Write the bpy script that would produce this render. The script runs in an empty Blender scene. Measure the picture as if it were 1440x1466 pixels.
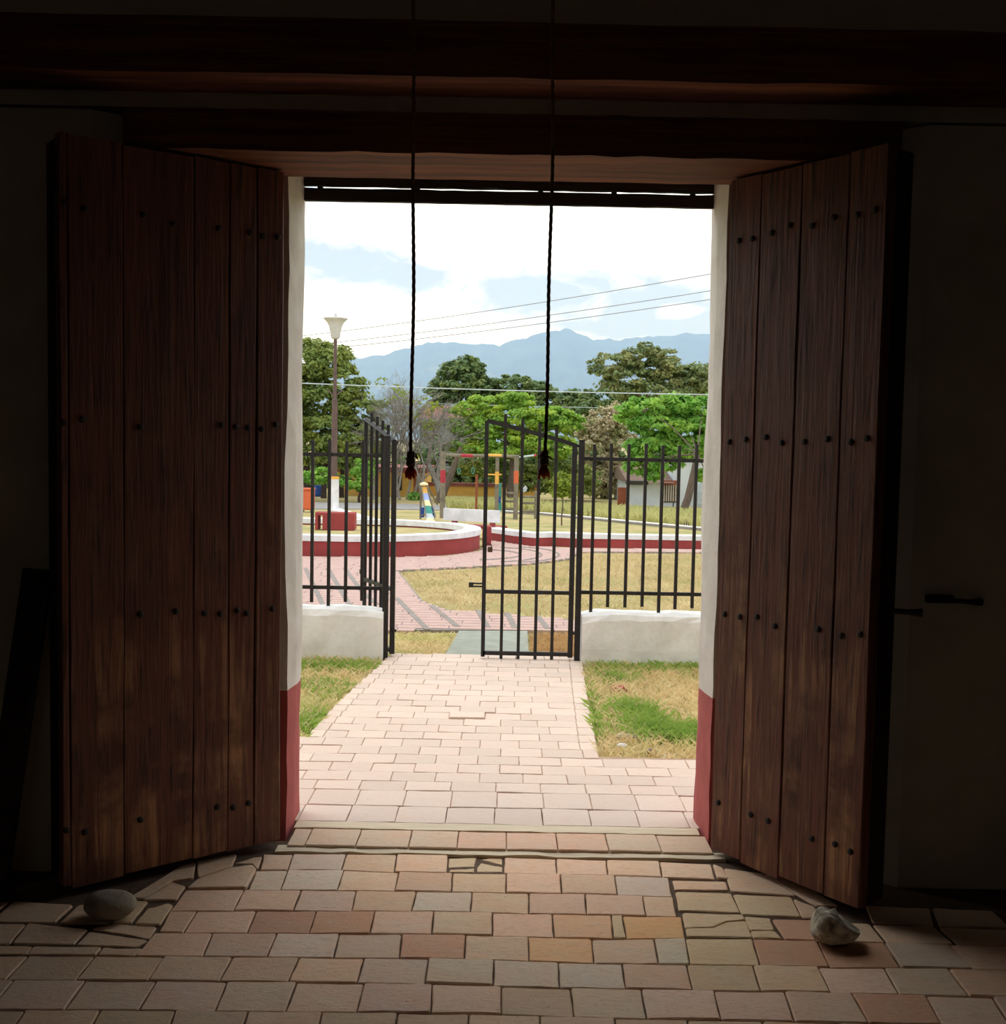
import bpy, math, random
import numpy as np
from mathutils import Vector, Matrix
SC = bpy.context.scene
COL = SC.collection
# ------------------------------------------------------------------ camera
F, CX, CY = 1600.0, 720.0, 733.0
PITCH, ROLL, EYE = math.atan(103/1600), math.radians(1.1), 1.5
fw = Vector((0, math.cos(PITCH), -math.sin(PITCH)))
u0 = Vector((0, math.sin(PITCH), math.cos(PITCH)))
rt = Vector((math.cos(ROLL), 0, 0)) + u0*math.sin(ROLL)
up = Vector((-math.sin(ROLL), 0, 0)) + u0*math.cos(ROLL)
cam_d = bpy.data.cameras.new('camera')
cam = bpy.data.objects.new('camera', cam_d); COL.objects.link(cam)
cam_d.sensor_fit = 'HORIZONTAL'; cam_d.sensor_width = 36; cam_d.lens = F/1440*36
cam_d.clip_start = 0.05; cam_d.clip_end = 20000
M = Matrix.Identity(4)
for i in range(3):
    M[i][0], M[i][1], M[i][2] = rt[i], up[i], -fw[i]
M[2][3] = EYE
cam.matrix_world = M
SC.camera = cam
SC.cycles.max_bounces = 16; SC.cycles.diffuse_bounces = 12
SC.view_settings.view_transform = 'Standard'; SC.view_settings.look = 'None'
SC.view_settings.gamma = 1; SC.view_settings.use_curve_mapping = False
SC.view_settings.exposure = EXPOSURE = 0.2
# ------------------------------------------------------------------ node helpers
def lin(r, g, b):
    f = lambda v: (v/255/12.92 if v/255 <= .04045 else ((v/255+.055)/1.055)**2.4)
    return (f(r), f(g), f(b), 1)
class NT:
    def __init__(s, tree): s.t = tree; s.t.nodes.clear()
    def n(s, typ, **kw):
        nd = s.t.nodes.new(typ)
        for k, v in kw.items():
            if k.startswith('i_'):
                nd.inputs[k[2:].replace('_', ' ')].default_value = v
            else: setattr(nd, k, v)
        return nd
    def l(s, a, b): s.t.links.new(a, b)
    def math(s, op, a, b=None, clamp=False):
        nd = s.t.nodes.new('ShaderNodeMath'); nd.operation = op; nd.use_clamp = clamp
        for i, v in enumerate((a, b)):
            if v is None: continue
            if isinstance(v, (int, float)): nd.inputs[i].default_value = v
            else: s.l(v, nd.inputs[i])
        return nd.outputs[0]
    def mix(s, fac, a, b, blend='MIX'):
        nd = s.t.nodes.new('ShaderNodeMix'); nd.data_type = 'RGBA'; nd.blend_type = blend
        for sock, v in ((nd.inputs[0], fac), (nd.inputs[6], a), (nd.inputs[7], b)):
            if isinstance(v, (int, float, tuple)): sock.default_value = v
            else: s.l(v, sock)
        return nd.outputs[2]
    def noise(s, vec, scale, detail=4, rough=.55, dist=0):
        nd = s.t.nodes.new('ShaderNodeTexNoise')
        nd.inputs['Scale'].default_value = scale; nd.inputs['Detail'].default_value = detail
        nd.inputs['Roughness'].default_value = rough; nd.inputs['Distortion'].default_value = dist
        if vec is not None: s.l(vec, nd.inputs['Vector'])
        return nd.outputs[0]
    def ramp(s, v, lo, hi):
        nd = s.t.nodes.new('ShaderNodeMapRange'); nd.inputs[1].default_value = lo; nd.inputs[2].default_value = hi
        s.l(v, nd.inputs[0]); return nd.outputs[0]
# ------------------------------------------------------------------ world: bright broken cloud
W = bpy.data.worlds.new('world'); SC.world = W; W.use_nodes = True
t = NT(W.node_tree)
tc = t.n('ShaderNodeTexCoord'); sx = t.n('ShaderNodeSeparateXYZ'); t.l(tc.outputs['Generated'], sx.inputs[0])
az = t.math('ARCTAN2', sx.outputs[0], sx.outputs[1]); el = t.math('ARCSINE', sx.outputs[2])
wmap = t.n('ShaderNodeMapping'); wmap.inputs['Scale'].default_value = (1, 1, 2.2)
t.l(tc.outputs['Generated'], wmap.inputs[0])
nz = t.noise(wmap.outputs[0], 6.0, 7, .55, .4)
nz2 = t.noise(wmap.outputs[0], 19.0, 7, .62, .5)
cov = t.math('ADD', t.math('MULTIPLY', t.math('SUBTRACT', nz, .5), 1.5), t.math('MULTIPLY', t.math('SUBTRACT', nz2, .5), 1.5))
# grey-blue cloud patches (+) and bright gaps (-): azimuth, elevation, radii
for (px, py, rx, ry, a) in ((480, 385, 110, 36, .75), (575, 410, 80, 22, .45), (720, 425, 70, 34, .5), (860, 425, 190, 42, .65), (950, 470, 150, 22, .5),
                            (560, 470, 130, 34, -.8), (700, 330, 330, 34, -.75), (960, 446, 22, 9, -1.3), (900, 340, 160, 40, -.7), (450, 305, 60, 12, .4)):
    dx = t.math('DIVIDE', t.math('SUBTRACT', az, (px-720)/1600), rx/1600)
    dy = t.math('DIVIDE', t.math('SUBTRACT', el, (630-py)/1600), ry/1600)
    g = t.math('EXPONENT', t.math('MULTIPLY', t.math('ADD', t.math('MULTIPLY', dx, dx), t.math('MULTIPLY', dy, dy)), -1))
    cov = t.math('ADD', cov, t.math('MULTIPLY', g, a))
fac = t.ramp(cov, -.18, .5)
skyc = t.mix(fac, (1.55, 1.57, 1.60, 1), (.55, .66, .80, 1))
bg = t.n('ShaderNodeBackground'); t.l(skyc, bg.inputs[0]); bg.inputs[1].default_value = 1.0
wo = t.n('ShaderNodeOutputWorld'); t.l(bg.outputs[0], wo.inputs[0])
# soft sun behind thin cloud, high in front of the doorway
sl = bpy.data.lights.new('sun', 'SUN'); sl.energy = 1.0; sl.angle = math.radians(50); sl.color = (1, .97, .92)
sun = bpy.data.objects.new('sun', sl); COL.objects.link(sun)
sun.rotation_euler = Vector((.22, -.45, -1.0)).to_track_quat('-Z', 'Y').to_euler()
# ------------------------------------------------------------------ placing helpers
def ray(x, y): return fw + rt*((x-CX)/F) + up*((CY-y)/F)
def gp(x, y, z=0.0):                      # point on the level plane z
    d = ray(x, y); k = (z-EYE)/d.z
    return Vector((d.x*k, d.y*k, z))
def ap(x, y, Y):                          # point in the upright plane at distance Y
    d = ray(x, y); k = Y/d.y
    return Vector((d.x*k, Y, EYE+d.z*k))
def zt(Y): return -min(.5, max(0, (Y-7.75)*.02))   # lawn falls gently beyond the gate
def tp(x, y):                             # point on the lawn
    z = 0
    for _ in range(30):
        p = gp(x, y, z); z = .5*z+.5*zt(p.y)
    return Vector((p.x, p.y, zt(p.y)))
# ------------------------------------------------------------------ mesh helpers
class MB:
    def __init__(s): s.v = []; s.f = []
    def add(s, vs, fs):
        o = len(s.v); s.v += [tuple(v) for v in vs]; s.f += [tuple(i+o for i in f) for f in fs]; return s
    def box(s, a, b, ch=0.0):
        (x0, y0, z0), (x1, y1, z1) = a, b
        if ch <= 0:
            return s.add([(x0,y0,z0),(x1,y0,z0),(x1,y1,z0),(x0,y1,z0),(x0,y0,z1),(x1,y0,z1),(x1,y1,z1),(x0,y1,z1)],
                     [(0,3,2,1),(4,5,6,7),(0,1,5,4),(1,2,6,5),(2,3,7,6),(3,0,4,7)])
        vs = []
        for z, c in ((z0, ch), (z0+ch, 0), (z1-ch, 0), (z1, ch)):
            k = ch
            for (sxx, syy) in ((0,0),(1,0),(1,1),(0,1)):
                X = x0+c if sxx == 0 else x1-c; Y = y0+c if syy == 0 else y1-c
                vs.append((X, Y, z))
        fs = [(0,3,2,1), (12,13,14,15)]
        for r in range(3):
            for i in range(4):
                j = (i+1) % 4; fs.append((r*4+i, r*4+j, r*4+4+j, r*4+4+i))
        return s.add(vs, fs)
    def tube(s, pts, rad, n=8, cap=True):
        pts = [Vector(p) for p in pts]
        if not hasattr(rad, '__len__'): rad = [rad]*len(pts)
        vs, fs = [], []; prev = None
        for i, p in enumerate(pts):
            d = (pts[min(i+1, len(pts)-1)]-pts[max(i-1, 0)]).normalized()
            if prev is None:
                a = Vector((0,0,1)) if abs(d.z) < .9 else Vector((1,0,0)); a = (a-d*a.dot(d)).normalized()
            else: a = (prev-d*prev.dot(d)).normalized()
            prev = a; b = d.cross(a)
            for k in range(n):
                th = 2*math.pi*k/n; vs.append(p+(a*math.cos(th)+b*math.sin(th))*rad[i])
        for i in range(len(pts)-1):
            for k in range(n):
                j = (k+1) % n; fs.append((i*n+k, i*n+j, (i+1)*n+j, (i+1)*n+k))
        if cap:
            fs.append(tuple(range(n-1, -1, -1))); fs.append(tuple(range((len(pts)-1)*n, len(pts)*n)))
        return s.add(vs, fs)
    def bar(s, a, b, w, h=None):          # square bar between two points
        a, b = Vector(a), Vector(b); d = (b-a).normalized(); h = h or w
        q = Vector((0,1,0)) if abs(d.y) < .9 else Vector((1,0,0))
        p = d.cross(q).normalized(); q = p.cross(d).normalized()
        vs = [c+p*(i*w/2)+q*(j*h/2) for c in (a, b) for (i, j) in ((-1,-1),(1,-1),(1,1),(-1,1))]
        return s.add(vs, [(0,1,2,3),(7,6,5,4),(0,4,5,1),(1,5,6,2),(2,6,7,3),(3,7,4,0)])
    def prism(s, poly, z0, z1):           # poly of (x,y); z0,z1 numbers or functions of (x,y)
        f0 = z0 if callable(z0) else (lambda x, y: z0); f1 = z1 if callable(z1) else (lambda x, y: z1)
        A = sum(poly[i][0]*poly[(i+1)%len(poly)][1]-poly[(i+1)%len(poly)][0]*poly[i][1] for i in range(len(poly)))
        if A < 0: poly = poly[::-1]
        n = len(poly)
        vs = [(p[0], p[1], f0(p[0], p[1])) for p in poly]+[(p[0], p[1], f1(p[0], p[1])) for p in poly]
        return s.add(vs, [tuple(range(n-1,-1,-1)), tuple(range(n, 2*n))]+[(i, (i+1)%n, n+(i+1)%n, n+i) for i in range(n)])
    def lathe(s, prof, c=(0,0,0), n=20):
        vs, fs = [], []
        for r, z in prof:
            for k in range(n):
                th = 2*math.pi*k/n; vs.append((c[0]+r*math.cos(th), c[1]+r*math.sin(th), c[2]+z))
        for i in range(len(prof)-1):
            for k in range(n):
                j = (k+1) % n; fs.append((i*n+k, i*n+j, (i+1)*n+j, (i+1)*n+k))
        fs.append(tuple(range(n-1,-1,-1))); fs.append(tuple(range((len(prof)-1)*n, len(prof)*n)))
        return s.add(vs, fs)
    def mesh(s, name):
        m = bpy.data.meshes.new(name); m.from_pydata(s.v, [], s.f); m.update(); return m
WM = {}                                   # where each object truly stands
def obj(name, mb, mat, parent=None, smooth=False, local=False):
    me = mb.mesh(name) if isinstance(mb, MB) else mb
    o = bpy.data.objects.new(name, me); COL.objects.link(o)
    if mat is not None and not me.materials: me.materials.append(mat)
    if smooth:
        for p in me.polygons: p.use_smooth = True
    WM[o.name] = Matrix.Identity(4)
    if parent is not None:
        o.parent = parent
        if local: WM[o.name] = WM[parent.name]
        else: o.matrix_parent_inverse = WM[parent.name].inverted()
    return o
def tag(o, label, cat=None, group=None, kind=None):
    o['label'] = label
    if cat: o['category'] = cat
    if group: o['group'] = group
    if kind: o['kind'] = kind
    return o
def thing(name, loc, label, cat, group=None, rotz=0, kind=None):
    o = bpy.data.objects.new(name, None); COL.objects.link(o); o.empty_display_size = .1
    o.location = loc; o.rotation_euler = (0, 0, rotz)
    WM[o.name] = Matrix.Translation(Vector(loc)) @ Matrix.Rotation(rotz, 4, 'Z')
    return tag(o, label, cat, group, kind)
rnd = random.Random(7)
def arr_mesh(name, V, Fq, smooth=False):  # numpy verts and equal-length faces
    me = bpy.data.meshes.new(name); nf, k = Fq.shape
    me.vertices.add(len(V)); me.vertices.foreach_set('co', np.asarray(V, np.float32).ravel())
    me.loops.add(nf*k); me.loops.foreach_set('vertex_index', Fq.astype(np.int32).ravel())
    me.polygons.add(nf); me.polygons.foreach_set('loop_start', np.arange(0, nf*k, k, dtype=np.int32))
    me.update(calc_edges=True); me.validate(); return me
# ------------------------------------------------------------------ materials
def pmat(name, c1, c2=None, scale=8, stretch=(1,1,1), rough=.8, bump=.2, detail=6, c3=None, s3=2.0, lo3=.5, hi3=.75, metal=0, objcol=False, bscale=None, spec=.4, transl=0):
    m = bpy.data.materials.new(name); m.use_nodes = True; t = NT(m.node_tree)
    tc = t.n('ShaderNodeTexCoord'); mp = t.n('ShaderNodeMapping'); mp.inputs['Scale'].default_value = stretch
    t.l(tc.outputs['Object'], mp.inputs[0]); v = mp.outputs[0]
    n1 = t.noise(v, scale, detail, .6)
    if c2 is None: c2 = tuple(x*.7 for x in c1[:3])+(1,)
    if objcol:
        oi = t.n('ShaderNodeObjectInfo')
        col = t.mix(t.ramp(n1, .35, .7), oi.outputs['Color'], c2, 'MIX')
        cm = t.mix(.55, oi.outputs['Color'], col)
        col = cm
    else: col = t.mix(t.ramp(n1, .35, .68), c1, c2)
    if c3 is not None:
        n3 = t.noise(v, s3, 4, .6); col = t.mix(t.ramp(n3, lo3, hi3), col, c3)
    b = t.n('ShaderNodeBsdfPrincipled'); b.inputs['Roughness'].default_value = rough; b.inputs['Metallic'].default_value = metal
    b.inputs['Specular IOR Level'].default_value = spec
    t.l(col, b.inputs['Base Color'])
    if bump:
        bp = t.n('ShaderNodeBump'); bp.inputs['Strength'].default_value = bump; bp.inputs['Distance'].default_value = .01
        t.l(t.noise(v, bscale or scale*3, 5, .6), bp.inputs['Height']); t.l(bp.outputs[0], b.inputs['Normal'])
    out = t.n('ShaderNodeOutputMaterial')
    if transl:
        tr = t.n('ShaderNodeBsdfTranslucent'); t.l(col, tr.inputs[0]); ms = t.n('ShaderNodeMixShader'); ms.inputs[0].default_value = transl
        t.l(b.outputs[0], ms.inputs[1]); t.l(tr.outputs[0], ms.inputs[2]); t.l(ms.outputs[0], out.inputs[0])
    else: t.l(b.outputs[0], out.inputs[0])
    return m
# ------------------------------------------------------------------ palette
m_plaster_in = pmat('limewash_inside', lin(212,200,178), lin(196,182,158), 3, rough=.95, bump=.25)
m_ceiling = pmat('pale_ceiling_boards', lin(176,160,138), None, 4, rough=.9)
m_beam = pmat('old_beam_wood', lin(128,72,44), lin(70,38,24), 5, stretch=(.25,4,6), rough=.75, bump=.5, c3=lin(150,92,58), s3=3, lo3=.55, hi3=.8)
m_dark_wood = pmat('dark_weathered_wood', lin(52,38,32), lin(30,22,20), 6, stretch=(.3,4,6), rough=.8, bump=.4)
m_earth = pmat('joint_earth', lin(104,84,66), lin(76,60,48), 20, rough=1, bump=.4)
def brick_mat(name, mottle, pits):
    m = bpy.data.materials.new(name); m.use_nodes = True; t = NT(m.node_tree)
    tc = t.n('ShaderNodeTexCoord'); oi = t.n('ShaderNodeObjectInfo')
    off = t.n('ShaderNodeCombineXYZ'); t.l(t.math('MULTIPLY', oi.outputs['Random'], 37), off.inputs[2])
    ad = t.n('ShaderNodeVectorMath'); ad.operation = 'ADD'; t.l(tc.outputs['Object'], ad.inputs[0]); t.l(off.outputs[0], ad.inputs[1]); v = ad.outputs[0]
    mp = t.n('ShaderNodeMapping'); mp.inputs['Scale'].default_value = (1, 2.6, 1); t.l(v, mp.inputs[0]); w = mp.outputs[0]
    big = t.noise(v, 9, 3, .5, .5); med = t.noise(w, 26, 6, .65, 1.2); fine = t.noise(v, 150, 4, .6); sp = t.noise(w, 42, 3, .7)
    col = t.mix(mottle, oi.outputs['Color'], t.mix(t.ramp(big, .3, .7), lin(240,200,164), lin(226,220,208)), 'MULTIPLY')
    col = t.mix(t.math('MULTIPLY', t.ramp(med, .5, .75), mottle*1.1), col, lin(176,140,112))
    col = t.mix(t.math('MULTIPLY', t.ramp(t.noise(w, 15, 6, .7, .8), .58, .75), mottle*.9), col, lin(226,218,206))
    col = t.mix(t.math('MULTIPLY', t.ramp(sp, .70, .74), pits), col, lin(84,62,48))
    b = t.n('ShaderNodeBsdfPrincipled'); b.inputs['Roughness'].default_value = .85; b.inputs['Specular IOR Level'].default_value = .3; t.l(col, b.inputs['Base Color'])
    bp = t.n('ShaderNodeBump'); bp.inputs['Strength'].default_value = .55; bp.inputs['Distance'].default_value = .006
    h = t.math('ADD', t.math('MULTIPLY', med, .9), t.math('ADD', t.math('MULTIPLY', fine, .3), t.math('MULTIPLY', t.ramp(sp, .74, .68), .8)))
    t.l(h, bp.inputs['Height']); t.l(bp.outputs[0], b.inputs['Normal'])
    o = t.n('ShaderNodeOutputMaterial'); t.l(b.outputs[0], o.inputs[0]); return m
m_brick = brick_mat('floor_brick', .42, .8)
m_path = brick_mat('path_brick', .16, .35)
m_joint = pmat('sandy_joint', lin(188,160,138), lin(160,134,112), 20, rough=1, bump=.3)
m_strip = pmat('sill_timber', lin(226,210,180), lin(200,184,156), 10, stretch=(.3,6,6), rough=.8, bump=.4)
m_white = pmat('whitewash', lin(242,241,238), lin(222,221,216), 5, rough=.95, bump=.5, c3=lin(182,180,174), s3=4, lo3=.62, hi3=.85)
m_red = pmat('red_paint', lin(152,62,60), lin(132,52,50), 4, rough=.8, bump=.2)
m_black = pmat('black_iron', lin(34,33,34), lin(24,22,22), 30, rough=.5, bump=.1, c3=lin(64,46,36), s3=9, lo3=.6, hi3=.8)
m_rust = pmat('dark_rusty_iron', lin(42,34,30), lin(26,22,20), 30, rough=.7, bump=.3)
m_rope = pmat('dark_hemp_rope', lin(150,116,82), lin(104,80,56), 40, rough=.95, bump=.4, transl=.2)
m_tassel = pmat('frayed_red_brown_rope_end', lin(222,116,84), lin(176,84,60), 40, rough=.95, transl=.6)
m_stone = pmat('grey_river_stone', lin(164,152,132), lin(128,118,102), 12, rough=.9, bump=.4)
m_stone2 = pmat('speckled_rough_stone', lin(214,206,184), lin(112,104,88), 30, rough=.95, bump=1.0, bscale=40)
# jamb: limewash above, red dado below
def jamb_mat():
    m = bpy.data.materials.new('limewash_over_red_dado'); m.use_nodes = True; t = NT(m.node_tree)
    tc = t.n('ShaderNodeTexCoord'); sp = t.n('ShaderNodeSeparateXYZ'); t.l(tc.outputs['Object'], sp.inputs[0])
    n = t.noise(tc.outputs['Object'], 6, 6, .6)
    wob = t.math('MULTIPLY', t.math('SUBTRACT', t.noise(tc.outputs['Object'], 14, 3, .5), .5), .015)
    z = t.math('ADD', sp.outputs[2], wob)
    low = t.math('LESS_THAN', z, .552); out = t.math('GREATER_THAN', sp.outputs[1], 3.9)
    wh = t.mix(t.ramp(n, .35, .7), lin(232,227,218), lin(212,205,194)); rd = t.mix(t.ramp(n, .35, .7), lin(184,92,88), lin(164,78,74))
    inn = t.mix(t.ramp(n, .35, .7), lin(206,192,166), lin(188,172,146))
    wh = t.mix(out, inn, wh); lowf = t.math('MULTIPLY', low, out)
    b = t.n('ShaderNodeBsdfPrincipled'); b.inputs['Roughness'].default_value = .9; t.l(t.mix(lowf, wh, rd), b.inputs['Base Color'])
    bp = t.n('ShaderNodeBump'); bp.inputs['Strength'].default_value = .4; bp.inputs['Distance'].default_value = .01
    t.l(t.noise(tc.outputs['Object'], 9, 6, .6), bp.inputs['Height']); t.l(bp.outputs[0], b.inputs['Normal'])
    o = t.n('ShaderNodeOutputMaterial'); t.l(b.outputs[0], o.inputs[0]); return m
m_jamb = jamb_mat()
def door_mat():
    m = bpy.data.materials.new('dark_red_brown_door_wood'); m.use_nodes = True; t = NT(m.node_tree)
    tc = t.n('ShaderNodeTexCoord'); mp = t.n('ShaderNodeMapping'); mp.inputs['Scale'].default_value = (9, 9, .45); t.l(tc.outputs['Object'], mp.inputs[0])
    oi = t.n('ShaderNodeObjectInfo')
    add = t.n('ShaderNodeVectorMath'); add.operation = 'ADD'; t.l(mp.outputs[0], add.inputs[0])
    cmb = t.n('ShaderNodeCombineXYZ'); t.l(t.math('MULTIPLY', oi.outputs['Random'], 40), cmb.inputs[0]); t.l(cmb.outputs[0], add.inputs[1]); v = add.outputs[0]
    n1 = t.noise(v, 2.2, 8, .65, .6); n2 = t.noise(v, 9, 6, .6, .3); n3 = t.noise(tc.outputs['Object'], 3.5, 5, .6)
    c = t.mix(t.ramp(n1, .32, .7), lin(126,74,57), lin(80,44,36)); c = t.mix(t.ramp(n2, .52, .68), c, lin(48,32,28)); c = t.mix(t.math('MULTIPLY', t.ramp(t.noise(v, 5, 8, .7, 1.0), .58, .72), .6), c, lin(150,96,68))
    sp = t.n('ShaderNodeSeparateXYZ'); t.l(tc.outputs['Object'], sp.inputs[0])
    wear = t.math('MULTIPLY', t.ramp(n1, .46, .62), t.math('MULTIPLY', t.ramp(n3, .42, .6), t.ramp(sp.outputs[2], 1.9, .3)))
    c = t.mix(wear, c, lin(186,136,96))
    b = t.n('ShaderNodeBsdfPrincipled'); t.l(c, b.inputs['Base Color']); t.l(t.ramp(n2, -.3, 1.2), b.inputs['Roughness'])
    b.inputs['Roughness'].default_value = .5; b.inputs['Specular IOR Level'].default_value = .45
    bp = t.n('ShaderNodeBump'); bp.inputs['Strength'].default_value = .6; bp.inputs['Distance'].default_value = .006
    t.l(t.math('ADD', n1, t.math('MULTIPLY', n2, .6)), bp.inputs['Height']); t.l(bp.outputs[0], b.inputs['Normal'])
    o = t.n('ShaderNodeOutputMaterial'); t.l(b.outputs[0], o.inputs[0]); return m
m_door = door_mat()
# ------------------------------------------------------------------ room shell
RX, RY0, RZ = 4.6, -9.0, 4.6
def struct(name, mb, mat, label=None):
    o = obj(name, mb, mat); o['kind'] = 'structure'
    if label: o['label'] = label
    return o
def pier(sgn):
    # plan outline of the wall on one side of the doorway, counter-clockwise from the outer jamb corner
    prof = [(.782, 4.36), (.778, 4.30), (.782, 4.22), (.796, 4.115), (.93, 4.11), (1.15, 3.93), (1.38, 3.75), (2.4, 3.75), (RX, 3.75), (RX, 4.36), (2.0, 4.36)]
    zs = [-.05]+[i*.1 for i in range(1, 25)]+[2.56]
    vs, fs = [], []; r = random.Random(3+sgn); n = len(prof)
    wob = [0.0]*n
    for k, z in enumerate(zs):
        for i, (x, y) in enumerate(prof):
            if i < 4: wob[i] = wob[i]*.7+r.uniform(-.0035, .0035); x = x+wob[i]+(.004*math.sin(z*4+i))+.012*max(0, z-2.2)
            vs.append((sgn*x, y, z))
    for k in range(len(zs)-1):
        for i in range(n):
            j = (i+1) % n; q = (k*n+i, k*n+j, (k+1)*n+j, (k+1)*n+i); fs.append(q if sgn < 0 else q[::-1])
    fs.append(tuple(range(n)) if sgn > 0 else tuple(range(n))[::-1])
    m = (len(zs)-1)*n; fs.append(tuple(range(m+n-1, m-1, -1)) if sgn > 0 else tuple(range(m, m+n)))
    return vs, fs
wall = MB()
for sg in (-1, 1): wall.add(*pier(sg))
wall.box((-RX, 3.75, 2.57), (RX, 4.10, RZ)); wall.box((-RX, 4.10, 2.56), (RX, 4.36, RZ))
wf = struct('wall_front', wall, m_jamb, 'thick adobe wall around the doorway with white jambs and a red painted foot')
struct('wall_left', MB().box((-RX-.2, RY0, -.05), (-RX, 4.36, RZ)), m_plaster_in)
struct('wall_right', MB().box((RX, RY0, -.05), (RX+.2, 4.36, RZ)), m_plaster_in)
wb = MB()
for a, b in (((-RX-.2, -.05), (-.55, RZ)), ((.55, -.05), (RX+.2, RZ)), ((-.55, -.05), (.55, 2.2)), ((-.55, 3.35), (.55, RZ))): wb.box((a[0], RY0-.2, a[1]), (b[0], RY0, b[1]))
struct('wall_back', wb, m_plaster_in)          # unseen opening added behind the camera so skylight lifts the dark door wall
struct('ceiling', MB().box((-RX-.2, RY0-.2, RZ), (RX+.2, 4.36, RZ+.15)), m_ceiling)
# beams over the doorway
def rough_beam(x0, x1, y0, y1, z0, z1, n=36, j=.008, seed=1):
    r = random.Random(seed); vs, fs = [], []
    for i in range(n+1):
        x = x0+(x1-x0)*i/n
        for (y, z) in ((y0, z0), (y1, z0), (y1, z1), (y0, z1)):
            vs.append((x, y+(r.uniform(-j, j) if y == y0 else 0), z+(r.uniform(-j, j)*(1 if y == y0 else .4))))
    for i in range(n):
        for k in range(4): fs.append((i*4+k, i*4+(k+1) % 4, i*4+4+(k+1) % 4, i*4+4+k))
    fs += [(3,2,1,0), (n*4, n*4+1, n*4+2, n*4+3)]
    return MB().add(vs, fs)
tag(obj('wall_beam', rough_beam(-RX, RX, 3.545, 3.749, 2.62, 2.79, 60, .003, 5), m_beam), 'long squared timber beam across the wall high above the doorway', 'beam')
tag(obj('door_lintel', rough_beam(-1.27, 1.285, 3.735, 4.105, 2.435, 2.565, 30, .003, 9), m_beam), 'shorter dark timber lintel resting right over the door opening', 'beam')
hd = thing('door_header', (0, 4.3, 2.4), 'narrow dark boards with slits of daylight across the top of the opening', 'header')
b1 = rough_beam(-.776, .776, 4.30, 4.322, 2.392, 2.4395, 30, .0015, 2); obj('board', b1, m_dark_wood, hd)
b2 = rough_beam(-.776, .776, 4.30, 4.322, 2.448, 2.505, 30, .0035, 4); obj('board', b2, m_dark_wood, hd)
b3 = rough_beam(-.776, .776, 4.30, 4.322, 2.510, 2.557, 30, .003, 6); obj('board', b3, m_dark_wood, hd)
for x in (-.72, -.35, .12, .40, .70): obj('spacer', MB().box((x-.01, 4.324, 2.425), (x+.01, 4.34, 2.53)), m_dark_wood, hd)
# ------------------------------------------------------------------ interior brick floor
fl = struct('floor', MB().box((-RX, RY0, -.14), (RX, 4.08, -.008)), m_earth, 'worn terracotta brick floor inside the doorway')
def interp(tab, x):
    if x <= tab[0][0]: (x0, y0), (x1, y1) = tab[0], tab[1]
    elif x >= tab[-1][0]: (x0, y0), (x1, y1) = tab[-2], tab[-1]
    else:
        for i in range(len(tab)-1):
            if tab[i][0] <= x <= tab[i+1][0]: (x0, y0), (x1, y1) = tab[i], tab[i+1]; break
    return y0+(y1-y0)*(x-x0)/(x1-x0)
LN = {'a': [(400,1222),(640,1223),(725,1226.5),(840,1229.5),(1020,1236)],
 'b': [(340,1246),(410,1245),(490,1245),(575,1248),(725,1250),(860,1252),(955,1256),(1030,1258)],
 'c': [(350,1273.5),(410,1273.5),(550,1274.5),(700,1277),(800,1279),(885,1281),(960,1283.5)],
 'd': [(240,1304),(420,1304),(600,1304.5),(700,1305.5),(800,1308),(870,1309.5),(970,1312)],
 'e': [(230,1334.5),(400,1335.5),(600,1337),(700,1339),(800,1342),(880,1343.5),(975,1343),(1080,1343),(1165,1346),(1300,1350),(1440,1354)],
 'f': [(0,1367),(200,1368),(380,1370),(560,1371),(700,1373.5),(800,1377),(880,1379),(1000,1380),(1150,1383),(1290,1385),(1440,1388)],
 'g': [(0,1402),(200,1402.5),(315,1404),(420,1405),(510,1406),(610,1408),(700,1411),(800,1413.5),(895,1415),(1090,1418.5),(1290,1423),(1440,1427)],
 'h': [(0,1445),(200,1445),(310,1447),(410,1448),(520,1449),(620,1450),(720,1452),(820,1456),(1030,1459),(1135,1462),(1230,1464),(1440,1469)],
 'i': [(0,1491),(700,1497),(1440,1516)]}
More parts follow.
